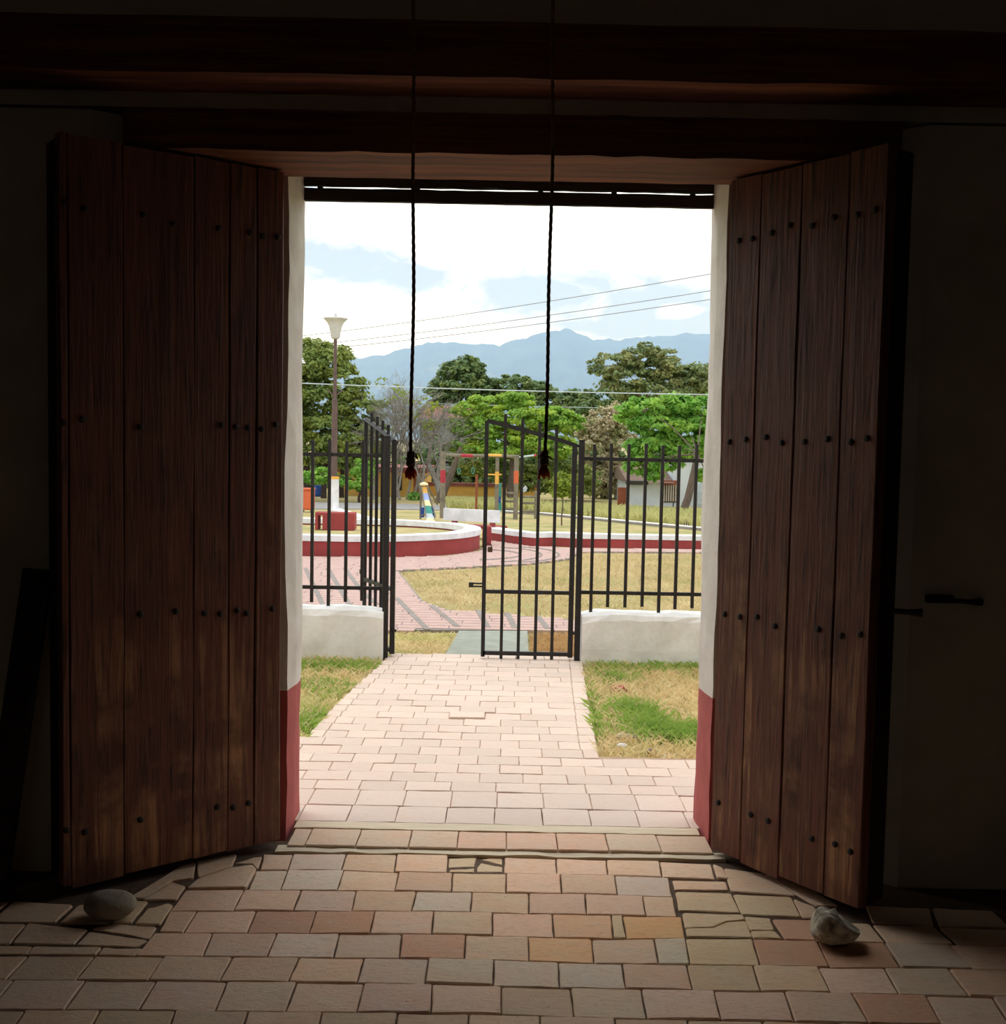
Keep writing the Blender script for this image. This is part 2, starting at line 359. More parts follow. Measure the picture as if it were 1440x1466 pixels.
ROWS = [('a','b',[(377,372),(420,411.5),(496,488),(568,564.5),(641.5,639.5),(722,721),(796,797),(868,870),(944,948),(1018,1024)]),
 ('b','c',[(367,355),(412,401),(492,482),(571,565),(648,646),(725,724),(802,804),(880,884),(957,963)]),
 ('c','d',[(266,242),(350,334),(431,419),(510,503),(596,588.5),(676,673),(757,757),(837.5,839.5),(920,925),(963.5,969)]),
 ('d','e',[(243,227),(282,262),(367,353),(453,442),(536.5,529),(621,618),(705,705),(790.6,793),(875,878),(890.6,897),(976,981)]),
 ('e','f',[(222,193),(304,290),(396,382),(486,477),(575,572),(666.7,664.6),(756,757),(847,850),(936.5,942.7),(981,987.5),(1077,1088.5),(1170,1188),(1266,1290),(1358,1394),(1450,1492),(1545,1595)]),
 ('f','g',[(-150,-200),(-55,-96),(41,8),(136,108),(235,212),(333,313.5),(428,412.5),(521,511),(613.5,608),(707,706),(799,801),(890.6,896),(983,991.7),(1078,1089.6),(1171,1189.6),(1265.6,1287.5),(1357,1388),(1450,1489),(1545,1592)]),
 ('g','h',[(-185,-230),(-84,-123),(20,-15),(123,91.7),(224,198),(325,307),(425,408),(521,510),(618.8,616.7),(717.7,717.7),(816.7,822),(917.7,926),(1022,1032),(1123,1137.5),(1219,1244),(1325,1348),(1421,1448),(1520,1555),(1620,1660)]),
 ('h','i',[(-180,-240),(-75,-125),(36,5),(144,118),(251,233),(355,341),(461,450),(569,562),(671,668),(773,774),(880,884),(984,993),(1091,1104),(1200,1219),(1309,1334),(1420,1450),(1530,1570)])]
EXTRA = [[(963,1260),(1038,1262.5),(1042,1274),(966,1273)], [(967,1277),(1046,1278.5),(1059,1306),(1012,1304),(972,1303)],
 [(977,1306.5),(1062,1309.5),(1066,1316),(1040,1318.5),(1019,1327),(981,1328)], [(982,1330),(1020,1328.5),(1042,1320),(1068,1318.5),(1077,1341),(984,1340)],
 [(1036,1243),(1092,1250),(1140,1282),(1047,1276)], [(1050,1280),(1132,1285),(1146,1312),(1062,1308)], [(1136,1287),(1165,1298),(1180,1314),(1149,1312.5)],
 [(1066,1312),(1102,1314.5),(1108,1331),(1074,1331)], [(1075,1333),(1109,1332.5),(1119,1343),(1079,1342)], [(1106,1316),(1168,1317),(1181,1346),(1124,1344.5)],
 [(1172,1318),(1244,1322),(1266,1349),(1186,1347)], [(1250,1323),(1336,1326),(1364,1352),(1272,1350)], [(1021,1237),(1034,1242),(1042,1257),(1027,1256)],
 [(282,1258),(330,1241),(362,1238),(366,1243),(352,1269),(269,1270)], [(336,1236),(366,1227),(375,1226),(369,1243),(362,1236)],
 [(206,1288),(246,1263),(265,1268),(252,1287)], [(211,1301),(242,1293),(247,1295),(229,1323),(194,1322)], [(188,1288),(211,1290),(200,1304),(187,1320),(158,1321)],
 [(131,1330),(165,1323),(224,1327),(214,1343)], [(128,1334),(211,1346),(195,1355),(109,1352)], [(40,1322),(125,1330),(105,1351),(18,1350)], [(-52,1322),(36,1322.5),(13,1350),(-84,1350)],
 [(-60,1354),(45,1354),(37,1365.5),(-80,1365.5)], [(48,1354.5),(145,1356),(136,1366.5),(39,1365.5)], [(148,1357),(205,1358),(190,1367.5),(141,1366.5)],
 [(20,1290),(104,1296),(78,1320),(-14,1318)], [(112,1296),(185,1288),(155,1321),(86,1321)], [(-80,1292),(12,1291),(-24,1318),(-120,1318)],
 [(282,1233),(338,1223),(332,1239),(284,1255)], [(258,1240),(280,1234),(276,1256),(246,1260),(206,1285),(186,1285)],
 [(1095,1251),(1150,1266),(1200,1296),(1168,1296),(1142,1281)], [(1240,1297),(1330,1300),(1336,1324),(1250,1321)], [(1335,1300),(1420,1303),(1446,1328),(1345,1326)], [(1345,1328),(1450,1331),(1480,1354),(1372,1352)]]
BC = {'amber': (246,204,160), 'std': (244,212,182), 'pale': (240,222,202), 'grey': (232,214,188), 'orange': (244,196,144), 'red': (222,178,150), 'tan': (230,208,172), 'pink': (242,214,192), 'brown': (234,208,180)}
def brick_mesh(poly, ztop, thick=.05, seed=0, tilt=(0, 0), shrink=.0012, cham=.0035):
    r = random.Random(seed); c = sum((Vector(p[:2]) for p in poly), Vector((0, 0)))/len(poly)
    A = sum(poly[i][0]*poly[(i+1)%len(poly)][1]-poly[(i+1)%len(poly)][0]*poly[i][1] for i in range(len(poly)))
    P = [Vector(p[:2]) for p in (poly if A > 0 else poly[::-1])]
    out = []
    for i in range(len(P)):                     # worn outline: corners pulled in, edges uneven
        a, b = P[i], P[(i+1) % len(P)]; L = (b-a).length
        nrm = Vector((-(b-a).y, (b-a).x)).normalized()
        ks = (.03, .34, .67, .97) if L > .07 else (.06, .94)
        for k in ks: out.append(a.lerp(b, k)+nrm*(shrink+r.uniform(0, .0025)*(1 if .1 < k < .9 else .6)))
    n = len(out); z = lambda p: ztop+(p.x-c.x)*tilt[0]+(p.y-c.y)*tilt[1]
    vs = []
    for p in out: q = p+(c-p).normalized()*cham; vs.append((q.x, q.y, z(q)+r.uniform(-.0008, .0008)))
    for p in out: vs.append((p.x, p.y, z(p)-cham*.8))
    for p in out: vs.append((p.x, p.y, ztop-thick))
    fs = [tuple(range(n))]
    for k in range(2):
        for i in range(n):
            j = (i+1) % n; fs.append((k*n+n+i, k*n+n+j, k*n+j, k*n+i))
    return MB().add(vs, fs)
def put_brick(poly, ztop, parent, mat, colr, seed, **kw):
    o = obj('brick', brick_mesh(poly, ztop, seed=seed, **kw), mat, parent)
    o.color = lin(*colr); return o
special = {(0,0):'brown',(0,1):'pale',(0,2):'std',(1,0):'grey',(1,1):'pale',(1,7):'pale',(2,1):'std',(2,2):'pink',(2,4):'pale',(3,3):'red',(3,2):'red',(3,7):'amber',(3,9):'orange',(3,8):'tan',
 (4,1):'pink',(4,2):'pale',(4,3):'brown',(4,4):'red',(4,6):'amber',(4,8):'grey',(4,9):'tan',(4,10):'red',(4,11):'red',(4,12):'grey',(5,7):'pale',(5,8):'grey',(5,9):'pale',(5,10):'pale',(5,12):'tan',(5,14):'pink',(5,15):'grey',
 (6,8):'pink',(6,9):'brown',(6,10):'brown',(6,14):'red'}
k = 0
for ri, (la, lb, js) in enumerate(ROWS):
    for bi in range(len(js)-1):
        (ta, ba), (tb, bb) = js[bi], js[bi+1]
        if (ri, bi) == (0, 4):                   # the broken place: low fragments
            zz = -.006
            for pl in ([(642,1229),(684,1227),(679,1241),(641,1243)], [(686,1231),(700,1228),(720,1229),(720,1239),(699,1234)], [(643,1245),(680,1243),(679,1249),(642,1249)], [(682,1242),(688,1235),(720,1241),(720,1249),(682,1249)]):
                put_brick([gp(x, y, zz) for x, y in pl], zz, fl, m_brick, BC['tan'], k, shrink=.001); k += 1
            continue
        dz = rnd.uniform(-.003, .002)+(.003 if (ri, bi) in ((0,3),(5,8)) else 0)
        poly = [gp(ta, interp(LN[la], ta)), gp(tb, interp(LN[la], tb)), gp(bb, interp(LN[lb], bb)), gp(ba, interp(LN[lb], ba))]
        base = BC[special.get((ri, bi), 'pink' if ri == 6 else ('brown' if ri > 6 or (ri == 5 and bi < 6) else 'std'))]
        f = rnd.uniform(.95, 1.03); colr = tuple(min(255, v*f*rnd.uniform(.985, 1.015)) for v in base)
        put_brick(poly, dz, fl, m_brick, colr, k, tilt=(rnd.uniform(-.012, .012), rnd.uniform(-.014, .014))); k += 1
for i, pl in enumerate(EXTRA):
    dz = {13: .006, 4: -.002}.get(i, rnd.uniform(-.004, .001))
    colr = BC['tan' if i in (1,2,3,5,7,8,16,17) else 'red' if i in (9,) else 'std' if i == 0 else 'brown']
    put_brick([gp(x, y, dz) for x, y in pl], dz, fl, m_brick, colr, k, tilt=(rnd.uniform(-.012, .012), rnd.uniform(-.014, .014)), shrink=-.002); k += 1
for r_ in range(4):                              # rows nearer than the frame
    y1 = gp(720, 1499).y-.165*r_; off = .09*(r_ % 2)
    for q in range(-8, 8):
        x0 = q*.185+off
        put_brick([(x0, y1-.165), (x0+.185, y1-.165), (x0+.185, y1), (x0, y1)], rnd.uniform(-.003, .002), fl, m_brick, BC[rnd.choice(('brown', 'pink', 'grey'))], k); k += 1
# threshold: raised course of bricks between two timber strips
ths = thing('threshold', (0, 4.2, 0), 'raised sill of bricks between timber strips in the doorway', 'threshold', kind='structure')
ZS = .014; yb_sill = gp(720, 1191, ZS).y
obj('strip', rough_beam(-.80, .83, gp(720, 1226).y, gp(720, 1217.5).y+.004, -.05, .004, 24, .003, 12), m_strip, ths)
obj('bed', MB().box((-.775, gp(720, 1214, ZS).y+.02, -.1), (.775, yb_sill+.05, ZS-.012)), m_earth, ths)
ya, yb = gp(720, 1215, ZS).y, gp(720, 1191, ZS).y
for xa, xb in zip((412,438,511,586,655,725,797,869,942), (438,511,586,655,725,797,869,942,1014)):
    k += 1; X0, X1 = gp(xa, 1205, ZS).x, gp(xb, 1205, ZS).x
    put_brick([(X0, ya), (X1, ya), (X1, yb), (X0, yb)], ZS+rnd.uniform(-.002, .002), ths, m_brick, (222,200,176) if xa < 590 or xa > 860 else (226,194,170), k, shrink=.0008, cham=.003)
obj('strip', rough_beam(-.772, .772, yb+.003, yb+.075, -.05, ZS+.002, 24, .002, 14), m_strip, ths)
# ------------------------------------------------------------------ door leaves
def plank_mesh(x0, x1, y0, y1, z0, z1, seed, j=.002, n=12, ch=.003):
    r = random.Random(seed); vs, fs = [], []
    sec = [(x0, y0+ch), (x0+ch, y0), (x1-ch, y0), (x1, y0+ch), (x1, y1), (x0, y1)]
    wl = wr = 0
    for i in range(n+1):
        z = z0+(z1-z0)*i/n; wl = wl*.7+r.uniform(-j, j); wr = wr*.7+r.uniform(-j, j)
        for q, (x, y) in enumerate(sec):
            zz = z+(0 if 0 < i < n else r.uniform(-.004, .004))
            vs.append((x+(wl if q in (0, 1, 5) else wr), y+(r.uniform(-.001, .001) if q in (1, 2) else 0), zz))
    for i in range(n):
        for q in range(6): fs.append((i*6+q, i*6+(q+1) % 6, i*6+6+(q+1) % 6, i*6+6+q))
    fs += [(5,4,3,2,1,0), tuple(range(n*6, n*6+6))]
    return MB().add(vs, fs)
nail_prof = [(.011, 0), (.0105, .004), (.007, .007), (.003, .008)]
nail_mb = MB().lathe(nail_prof, n=10)
nail_me = None
def door_leaf(name, hinge, free, seams, label, nails, skip):
    global nail_me
    h, f = Vector(hinge), Vector(free); d = f-h; L = d.length; d.normalize()
    d1 = thing(name, (h.x, h.y, 0), label, None, None, math.atan2(d.y, d.x), 'structure')
    # local x runs from the hinge to the free edge; side s faces the room
    fn = Vector((-d.y, d.x)); s = 1 if fn.dot(-h) > 0 else -1
    face, T, TB = 0.0, .042, .125
    def span(a, b): return (min(s*a, s*b), max(s*a, s*b))
    xs = [q*L for q in seams]
    for i in range(len(xs)-1):
        z0, z1 = .028+rnd.uniform(-.006, .01), 2.425+rnd.uniform(-.006, .004)
        mbp = plank_mesh(xs[i]+.0012, xs[i+1]-.0012, 0, T, z0, z1, rnd.random())
        mbp.v = [(x, -s*y, z) for x, y, z in mbp.v]
        if s > 0: mbp.f = [q[::-1] for q in mbp.f]
        pk = obj('plank', mbp, m_door, d1, local=True)
        if s > 0: pass
        for zr in nails:
            w = xs[i+1]-xs[i]
            for q in ((.28, .74) if w > .1 else (.5,)):
                if rnd.random() < skip: continue
                if nail_me is None:
                    nail_me = nail_mb.mesh('nail'); nail_me.materials.append(m_rust)
                nl = obj('nail', nail_me, None, pk, local=True)
                nl.location = (xs[i]+w*q+rnd.uniform(-.008, .008), 0, zr+rnd.uniform(-.012, .012)+(.02*(xs[i]/L) if zr < 1 else 0))
                nl.rotation_euler = (-s*math.pi/2, 0, 0)
    def bx(nm, x0, x1, a, b, z0, z1):
        ya_, yb_ = span(-a, -b); obj(nm, MB().box((x0, ya_, z0), (x1, yb_, z1), .004), m_dark_wood, d1, local=True)
    bx('stile', L-.075, L-.001, T+.001, TB, .04, 2.415); bx('stile', .001, .06, T+.001, .075, .04, 2.415)
    for zr in nails: bx('batten', .062, L-.077, T+.001, .10, zr-.055, zr+.055)
    return d1
dl = door_leaf('door_1', (-.792, 4.0), (-1.397, 3.52), [0, .134, .264, .431, .74, .965, 1.0], 'open left plank door leaf of dark red brown wood, round stone at its foot', (.19, .88, 1.53, 2.2), .22)
dr = door_leaf('door_2', (.779, 4.0), (1.152, 3.465), [0, .226, .494, .785, 1.0], 'open right plank door leaf of dark red brown wood, rough stone at its foot', (.2, .89, 1.52, 2.22), .1)
# bolt on the right leaf's free edge, hasp on the wall behind it
e = Vector((1.152, 3.465)); nb = Vector((.82, .57))
obj('door_bolt', MB().tube([(e.x+nb.x*.1, e.y+nb.y*.1-.02, .985), (e.x+nb.x*.1+.045, e.y+nb.y*.1-.035, .985), (e.x+nb.x*.1+.085, e.y+nb.y*.1-.05, .985)], [.009, .009, .014], 8), m_rust, dr)
hs = thing('wall_hasp', (1.5, 3.75, .99), 'rusty iron hasp fixed to the dark wall right of the right door', 'hasp')
p0, p1 = ap(1326, 857, 3.735), ap(1404, 861, 3.735)
obj('plate', MB().box((p0.x, 3.728, p0.z-.014), (p0.x+.09, 3.749, p0.z+.014), .003), m_rust, hs)
obj('rod', MB().tube([(p0.x+.05, 3.722, p0.z), (p1.x-.05, 3.722, p1.z), (p1.x, 3.73, p1.z-.002)], [.009, .008, .013], 8), m_rust, hs)
# leaning pole
pa, pb = Vector((-1.62, 3.50, 0)), Vector((-1.545, 3.705, 1.04))
pm = MB().bar(pa, pb, .085, .05); pmo = tag(obj('wooden_plank', pm, m_dark_wood), 'dark wooden plank leaning on the wall left of the left door', 'plank')
# door stones
def stone(name, c, rx, ry, rz, seed, mat, label, rough=.06, rot=0, cut=None):
    r = random.Random(seed); vs, fs = [], []; n, m = 22, 12
    ph = [(Vector((r.gauss(0,1), r.gauss(0,1), r.gauss(0,1))).normalized(), r.uniform(1.5, 5), r.uniform(0, 6)) for _ in range(9)]
    for i in range(1, m):
        th = math.pi*i/m
        for q in range(n):
            u = Vector((math.sin(th)*math.cos(2*math.pi*q/n), math.sin(th)*math.sin(2*math.pi*q/n), math.cos(th)))
            k_ = 1+rough*sum(math.sin(a.dot(u)*f+p) for a, f, p in ph)/3
            v = Vector((u.x*rx, u.y*ry, u.z*rz))*k_
            if cut: v = cut(v)
            v = Matrix.Rotation(rot, 3, 'Z') @ v; vs.append(Vector(c)+v)
    top = len(vs); vs.append(Vector(c)+Vector((0, 0, rz*(1.0)))); vs.append(Vector(c)-Vector((0, 0, rz*.98)))
    for i in range(m-2):
        for q in range(n): fs.append((i*n+q, i*n+n+q, i*n+n+(q+1) % n, i*n+(q+1) % n))
    for q in range(n): fs.append((q, (q+1) % n, top)); fs.append(((m-2)*n+(q+1) % n, (m-2)*n+q, top+1))
    lo = min(v.z for v in vs); vs = [Vector((v.x, v.y, v.z-lo+c[2]-rz)) for v in vs]
    return tag(obj(name, MB().add(vs, fs), mat, smooth=True), label, 'stone')
s1 = gp(150, 1323); stone('door_stone', (s1.x, s1.y+.05, .041), .078, .06, .040, 4, m_stone, 'smooth rounded grey stone holding the left door open', .035, 0, lambda v: Vector((v.x*1.02, v.y, max(-.033, min(.036, v.z*1.12)))))
def wedge(v):
    v.z = min(v.z, .046-.62*max(0, v.x+.025)); v.x = max(v.x, -.062+.2*v.z); v.y = max(v.y, -.050+.30*v.z)
    k_ = math.sin(v.x*140)*math.sin(v.z*120+1)*math.sin(v.y*110); return v*(1+.05*k_)
s2 = gp(1200, 1359); stone('door_stone', (s2.x, s2.y+.045, .052), .080, .062, .056, 9, m_stone2, 'rough speckled pale stone wedged under the right door', .12, 0, wedge)
# ------------------------------------------------------------------ ropes
def rope(x_top, x_bot, y_bot, Y, label, seed):
    r = random.Random(seed); pb_ = ap(x_bot, y_bot, Y); pt = ap(x_top, 0, Y); dirx = (pt.x-pb_.x)/(pt.z-pb_.z)
    o = thing('bell_rope', (pb_.x+dirx*(RZ-pb_.z), Y, RZ), label, 'rope', 'ropes hanging in the doorway')
    ph = [r.uniform(0, 6) for _ in range(4)]
    def cen(z): return Vector((pb_.x+dirx*(z-pb_.z)+.0035*math.sin(z*3.1+ph[0])+.002*math.sin(z*9+ph[1]), Y+.003*math.sin(z*4+ph[2]), z))
    z0, z1 = pb_.z+.02, RZ; N = 420
    for s_ in range(3):
        pts = [cen(z0+(z1-z0)*i/N)+Vector((math.cos(i*.62+s_*2.094), math.sin(i*.62+s_*2.094), 0))*.0026 for i in range(N+1)]
        obj('strand', MB().tube(pts, .0033, 5), m_rope, o, smooth=True)
    c = cen(z0); kn = MB()
    for dz, R in ((.034, .0085), (.012, .0105)):   # two wrapped knots
        pts = [c+Vector((math.cos(a*.5)*R*.75, math.sin(a*.5)*R*.75, dz-.010+a*.0004)) for a in range(40)]
        kn.tube(pts, .006, 6)
    for a in range(4):
        th = r.uniform(0, 6.28); kn.tube([c+Vector((0, 0, .03)), c+Vector((math.cos(th)*.015, math.sin(th)*.015, .03+r.uniform(-.01, .01))), c+Vector((math.cos(th)*.021, math.sin(th)*.021, .02))], [.004, .003, .002], 5)
    obj('knot', kn, m_rope, o, smooth=True)
    tsl = MB()
    for a in range(26):
        th = r.uniform(0, 6.28); R = r.uniform(.004, .017); l_ = r.uniform(.026, .042)
        tsl.tube([c+Vector((0, 0, .004)), c+Vector((math.cos(th)*R, math.sin(th)*R, -l_*.5)), c+Vector((math.cos(th)*R*1.1+r.uniform(-.003, .003), math.sin(th)*R*1.1, -l_))], [.004, .003, .0015], 4)
    obj('tassel', tsl, m_tassel, o)
    return o
rope(592, 588.5, 677, 3.3, 'left hanging dark rope ending in a knot and frayed red brown tassel', 3)
rope(793, 780, 676, 3.3, 'right hanging dark rope ending beside the half closed gate', 8)
# ------------------------------------------------------------------ lawn (setting)
m_lawn = pmat('dry_lawn', lin(188,172,126), lin(166,150,104), 3.0, rough=1, bump=.5, bscale=60, c3=lin(146,148,94), s3=.9, lo3=.46, hi3=.66, spec=.1)
m_verge = pmat('verge_ground', lin(170,168,110), lin(140,146,90), 1.2, rough=1, bump=.3, spec=.1)
m_road = pmat('grey_road', lin(150,148,144), lin(132,130,126), 3, rough=.95)
m_conc = pmat('grey_green_concrete', lin(156,160,146), lin(138,142,130), 6, rough=.95, bump=.3)
m_band = pmat('grey_cement_band', lin(146,138,130), lin(128,120,112), 9, rough=.95)
m_pave = pmat('pink_paver', lin(194,164,152), lin(178,148,138), 8, rough=.9, bump=.2, objcol=False, c3=lin(176,148,136), s3=14, lo3=.6, hi3=.8)
lm = MB(); ys = [4.37, 6, 7.0, 7.6, 7.75]+[8+i for i in range(0, 26)]+[40, 60, 100, 200, 500, 900]
g0 = len(lm.v)
for y in ys:
    for x in (-1200, -60, -12, -6, -3, 0, 3, 6, 12, 60, 1200): lm.v.append((x, y, zt(y)-.012))
for i in range(len(ys)-1):
    for j in range(10): lm.f.append((i*11+j, i*11+j+1, i*11+12+j, i*11+11+j))
struct('lawn', lm, m_lawn, 'dry yellowish lawn around the paths and beyond the fence')
# ------------------------------------------------------------------ brick path from the door to the gate
path = MB()
edge_l = [gp(437, 1062), gp(455, 1040), gp(490, 1003), gp(520, 976), gp(548, 951)]
edge_r = [gp(857, 1087), gp(848, 1040), gp(840, 995), gp(834, 955)]
yb_front = gp(800, 1088).y
poly = [(-2.2, 4.445), (2.2, 4.445), (2.2, yb_front+.01)]+[(p.x, p.y) for p in edge_r]+[(edge_r[-1].x, 7.55), (edge_l[-1].x, 7.55)]+[(p.x, p.y) for p in edge_l[::-1]]+[(-2.2, edge_l[0].y-.45)]
bp_ = struct('brick_path', MB().prism(poly, -.08, .0115), m_joint, 'pale pink brick path leading from the doorway to the gate')
def xl(y):
    if y < edge_l[0].y: return -1.19-(edge_l[0].y-y)*1.0 if y > edge_l[0].y-.45 else -2.2
    return interp([(p.y, p.x) for p in edge_l], y)
def xr(y): return interp([(p.y, p.x) for p in edge_r], y) if y > yb_front else 2.2
yrow = gp(720, 1179, .02).y+.0; rows_y = [yrow, yrow+.195, yrow+.395]
while rows_y[-1] < 7.52: rows_y.append(rows_y[-1]+rnd.uniform(.130, .142))
kk = 5000; nb_path = 0
for i in range(len(rows_y)-1):
    y0, y1 = rows_y[i], rows_y[i+1]; ym = (y0+y1)/2
    L, R = max(xl(ym), -1.75), min(xr(ym), 1.75); wdt = .192
    edged = y0 > yb_front
    l2, r2 = (L+.075, R-.085) if edged else (L, R)
    off = 0 if i < 2 else (.096 if i % 2 else 0)+rnd.uniform(-.02, .02)
    x = math.floor((l2-off)/wdt)*wdt+off
    if edged: segs = [(L, l2), (r2, R)]
    else: segs = []
    first_, pend = True, None
    while x < r2:
        a, b = max(x, l2), min(x+wdt+rnd.uniform(-.004, .004), r2); x = b if b == r2 else b
        if b-a <= .05 and first_: pend = a; first_ = False
        elif b-a > .05: segs.append((pend if pend is not None else a, b)); pend = None; first_ = False
        elif segs and len(segs) > 2: segs[-1] = (segs[-1][0], b)
        if b >= r2-1e-6: break
    for (a, b) in segs:
        kk += 1; nb_path += 1
        if nb_path > 300: break
        dz = rnd.uniform(-.0015, .0015); tl = (rnd.uniform(-.008, .008), rnd.uniform(-.014, .010))
        dw = 0
        if 5.82 < ym < 6.2 and -.28 < (a+b)/2 < -.06:
            dz += rnd.choice((.009, .005, .001)); tl = (rnd.uniform(-.015, .015), rnd.uniform(-.03, .0))
        w1 = rnd.uniform(-.004, .004)
        f = rnd.uniform(.965, 1.02)
        put_brick([(a, y0+w1), (b, y0-w1), (b, y1+w1), (a, y1-w1)], .0165+dz, bp_, m_path, (222*f, 203*f, 188*f), kk, tilt=tl, shrink=.0006, cham=.0025, thick=.04)
# ------------------------------------------------------------------ low walls with fences
def low_wall(x0, x1, label, seed):
    r = random.Random(seed); n = 40; vs, fs = [], []
    sec = [(7.46, -.06), (7.455, .1), (7.46, .30), (7.475, .335), (7.51, .35), (7.62, .352), (7.66, .33), (7.67, .28), (7.68, -.06)]
    for i in range(n+1):
        u = i/n; x = x0+(x1-x0)*u
        for q, (y, z) in enumerate(sec):
            e_ = min(1, min(i, n-i)/1.0)
            zz = z if q in (0, 8) else z+r.uniform(-.007, .007)-(0.02 if e_ == 0 and z > .2 else 0)
            vs.append((x, y+r.uniform(-.006, .006), zz))
    m = len(sec)
    for i in range(n):
        for q in range(m-1): fs.append((i*m+q, i*m+m+q, i*m+m+q+1, i*m+q+1))
    fs += [tuple(range(m)), tuple(range(n*m+m-1, n*m-1, -1))]
    return tag(obj('low_wall', MB().add(vs, fs), m_white), label, 'wall')
xL1 = ap(548, 900, 7.46).x; xR0 = ap(833, 900, 7.46).x
low_wall(-4.6, xL1, 'weathered white low wall carrying the fence left of the gate', 1)
low_wall(xR0, 4.6, 'weathered white low wall carrying the fence right of the gate', 2)
YF = 7.57
def fence(label, x0, x1, ztop, zrail, zlow, xs, legs, step, dirn):
    o = thing('iron_fence', ((x0+x1)/2, YF, .35), label, 'fence')
    for z in (zrail, zlow): obj('rail', MB().bar((x0, YF, z), (x1, YF, z), .024, .02), m_black, o)
    xs = list(xs); d0 = step*dirn
    while (xs[-1]+d0-x1)*dirn < 0 if dirn > 0 else (xs[-1]+d0) > x0: xs.append(xs[-1]+d0)
    for i, x in enumerate(xs):
        leg = i in legs or (i > 6 and i % 4 == 0)
        obj('picket', MB().bar((x, YF-.012, .33 if leg else zlow-.09+rnd.uniform(-.012, .006)), (x, YF-.012, ztop+rnd.uniform(-.008, .008)), .021), m_black, o)
    return o
px = lambda x, y=750: ap(x, y, YF-.012).x
fence('black iron picket fence on the white wall right of the gate', px(832), 4.5, 1.49, 1.385, .475, [px(v) for v in (848.5, 872.5, 897.5, 922, 946, 969.5, 994)], (0, 4), .112, 1)
fence('black iron picket fence on the white wall left of the gate', -4.5, px(548), 1.475, 1.38, .475, [px(v) for v in (519, 495.5, 471, 447)], (2,), .112, -1)
# gate posts
def post(x, label, z1=1.505):
    p_ = thing('gate_post', (x, 7.52, 0), label, 'post', None)
    obj('shaft', MB().box((x-.019, 7.50, -.02), (x+.019, 7.54, z1), .003), m_black, p_)
    obj('cap', MB().box((x-.021, 7.498, z1), (x+.021, 7.542, z1+.006)), m_black, p_)
    return p_
xpR = ap(829, 800, 7.52).x; xpL = ap(552.5, 800, 7.52).x
post(xpR, 'square black iron gate post against the right low wall'); post(xpL, 'square black iron gate post against the left low wall')
def gate_leaf(h, f, s0, label, padlock):
    h, f = Vector(h), Vector(f); d = (f-h); W_ = d.length; d.normalize()
    o = thing('gate_leaf', (h.x, h.y, 0), label, 'gate', None)
    P = lambda u, z: Vector((h.x+d.x*u*W_, h.y+d.y*u*W_, z))
    zt_ = lambda u: 1.475+(1.628-1.475)*(u**.9)
    g = .033
    obj('frame_upright', MB().bar(P(0, .035), P(0, zt_(0)+.01), g), m_black, o); obj('frame_upright', MB().bar(P(1, .03), P(1, zt_(1)), g*.8), m_black, o)
    obj('bottom_rail', MB().bar(P(0, .055), P(1, .055), g*.8), m_black, o); obj('middle_rail', MB().bar(P(0, .475), P(1, .475), g*.75), m_black, o)
    tr_ = MB()
    for i in range(8): tr_.bar(P(i/8, zt_(i/8)), P((i+1)/8, zt_((i+1)/8)), g*.85)
    obj('top_rail', tr_, m_black, o)
    for u in (.21, .40, .595, .79):
        obj('bar', MB().bar(P(u, .018), P(u, zt_(u)+.075), .021), m_black, o)
    for z in (.2, 1.47): obj('hinge', MB().bar(P(0, z)-Vector((d.x, d.y, 0))*.05+Vector((0, -.0, 0)), P(0, z), .018), m_rust, o)
    hp = MB().bar(P(1, .528), P(1, .528)+Vector((d.x, d.y, 0))*.075, .01, .012).bar(P(1, .508), P(1, .508)+Vector((d.x, d.y, 0))*.075, .01, .012)
    hp.bar(P(1, .518)+Vector((d.x, d.y, 0))*.072, P(1, .518)+Vector((d.x, d.y, 0))*.103, .034, .012)
    obj('latch', hp, m_black, o)
    return o
gR0, gR1 = ap(819, 800, 7.52), ap(693.5, 800, 7.52)
gate_leaf((gR0.x, 7.52), (gR1.x, 7.52), 1, 'right black iron gate leaf standing closed, padlock hooked on it', True)
gL0 = ap(562.5, 800, 7.52); gL1 = ap(522.5, 780, 8.06)
gate_leaf((gL0.x, 7.53), (gL1.x, 8.06), -1, 'left black iron gate leaf swung open away from the door', False)
pk = thing('padlock', (gR1.x+.03, 7.50, .75), 'small brass padlock hooked on the upright of the right gate leaf', 'padlock')
q = ap(701.5, 786, 7.505); m_brass = pmat('old_brass', lin(96,76,54), lin(60,48,36), 20, rough=.5, metal=.6)
obj('body', MB().box((q.x-.016, 7.497, q.z-.021), (q.x+.016, 7.513, q.z+.014), .003), m_brass, pk)
obj('shackle', MB().tube([(gR1.x-.014, 7.503, q.z+.012), (gR1.x-.012, 7.500, q.z+.030), (q.x-.012, 7.503, q.z+.036), (q.x+.008, 7.505, q.z+.028), (q.x+.009, 7.505, q.z+.012)], .0035, 6), m_rust, pk)
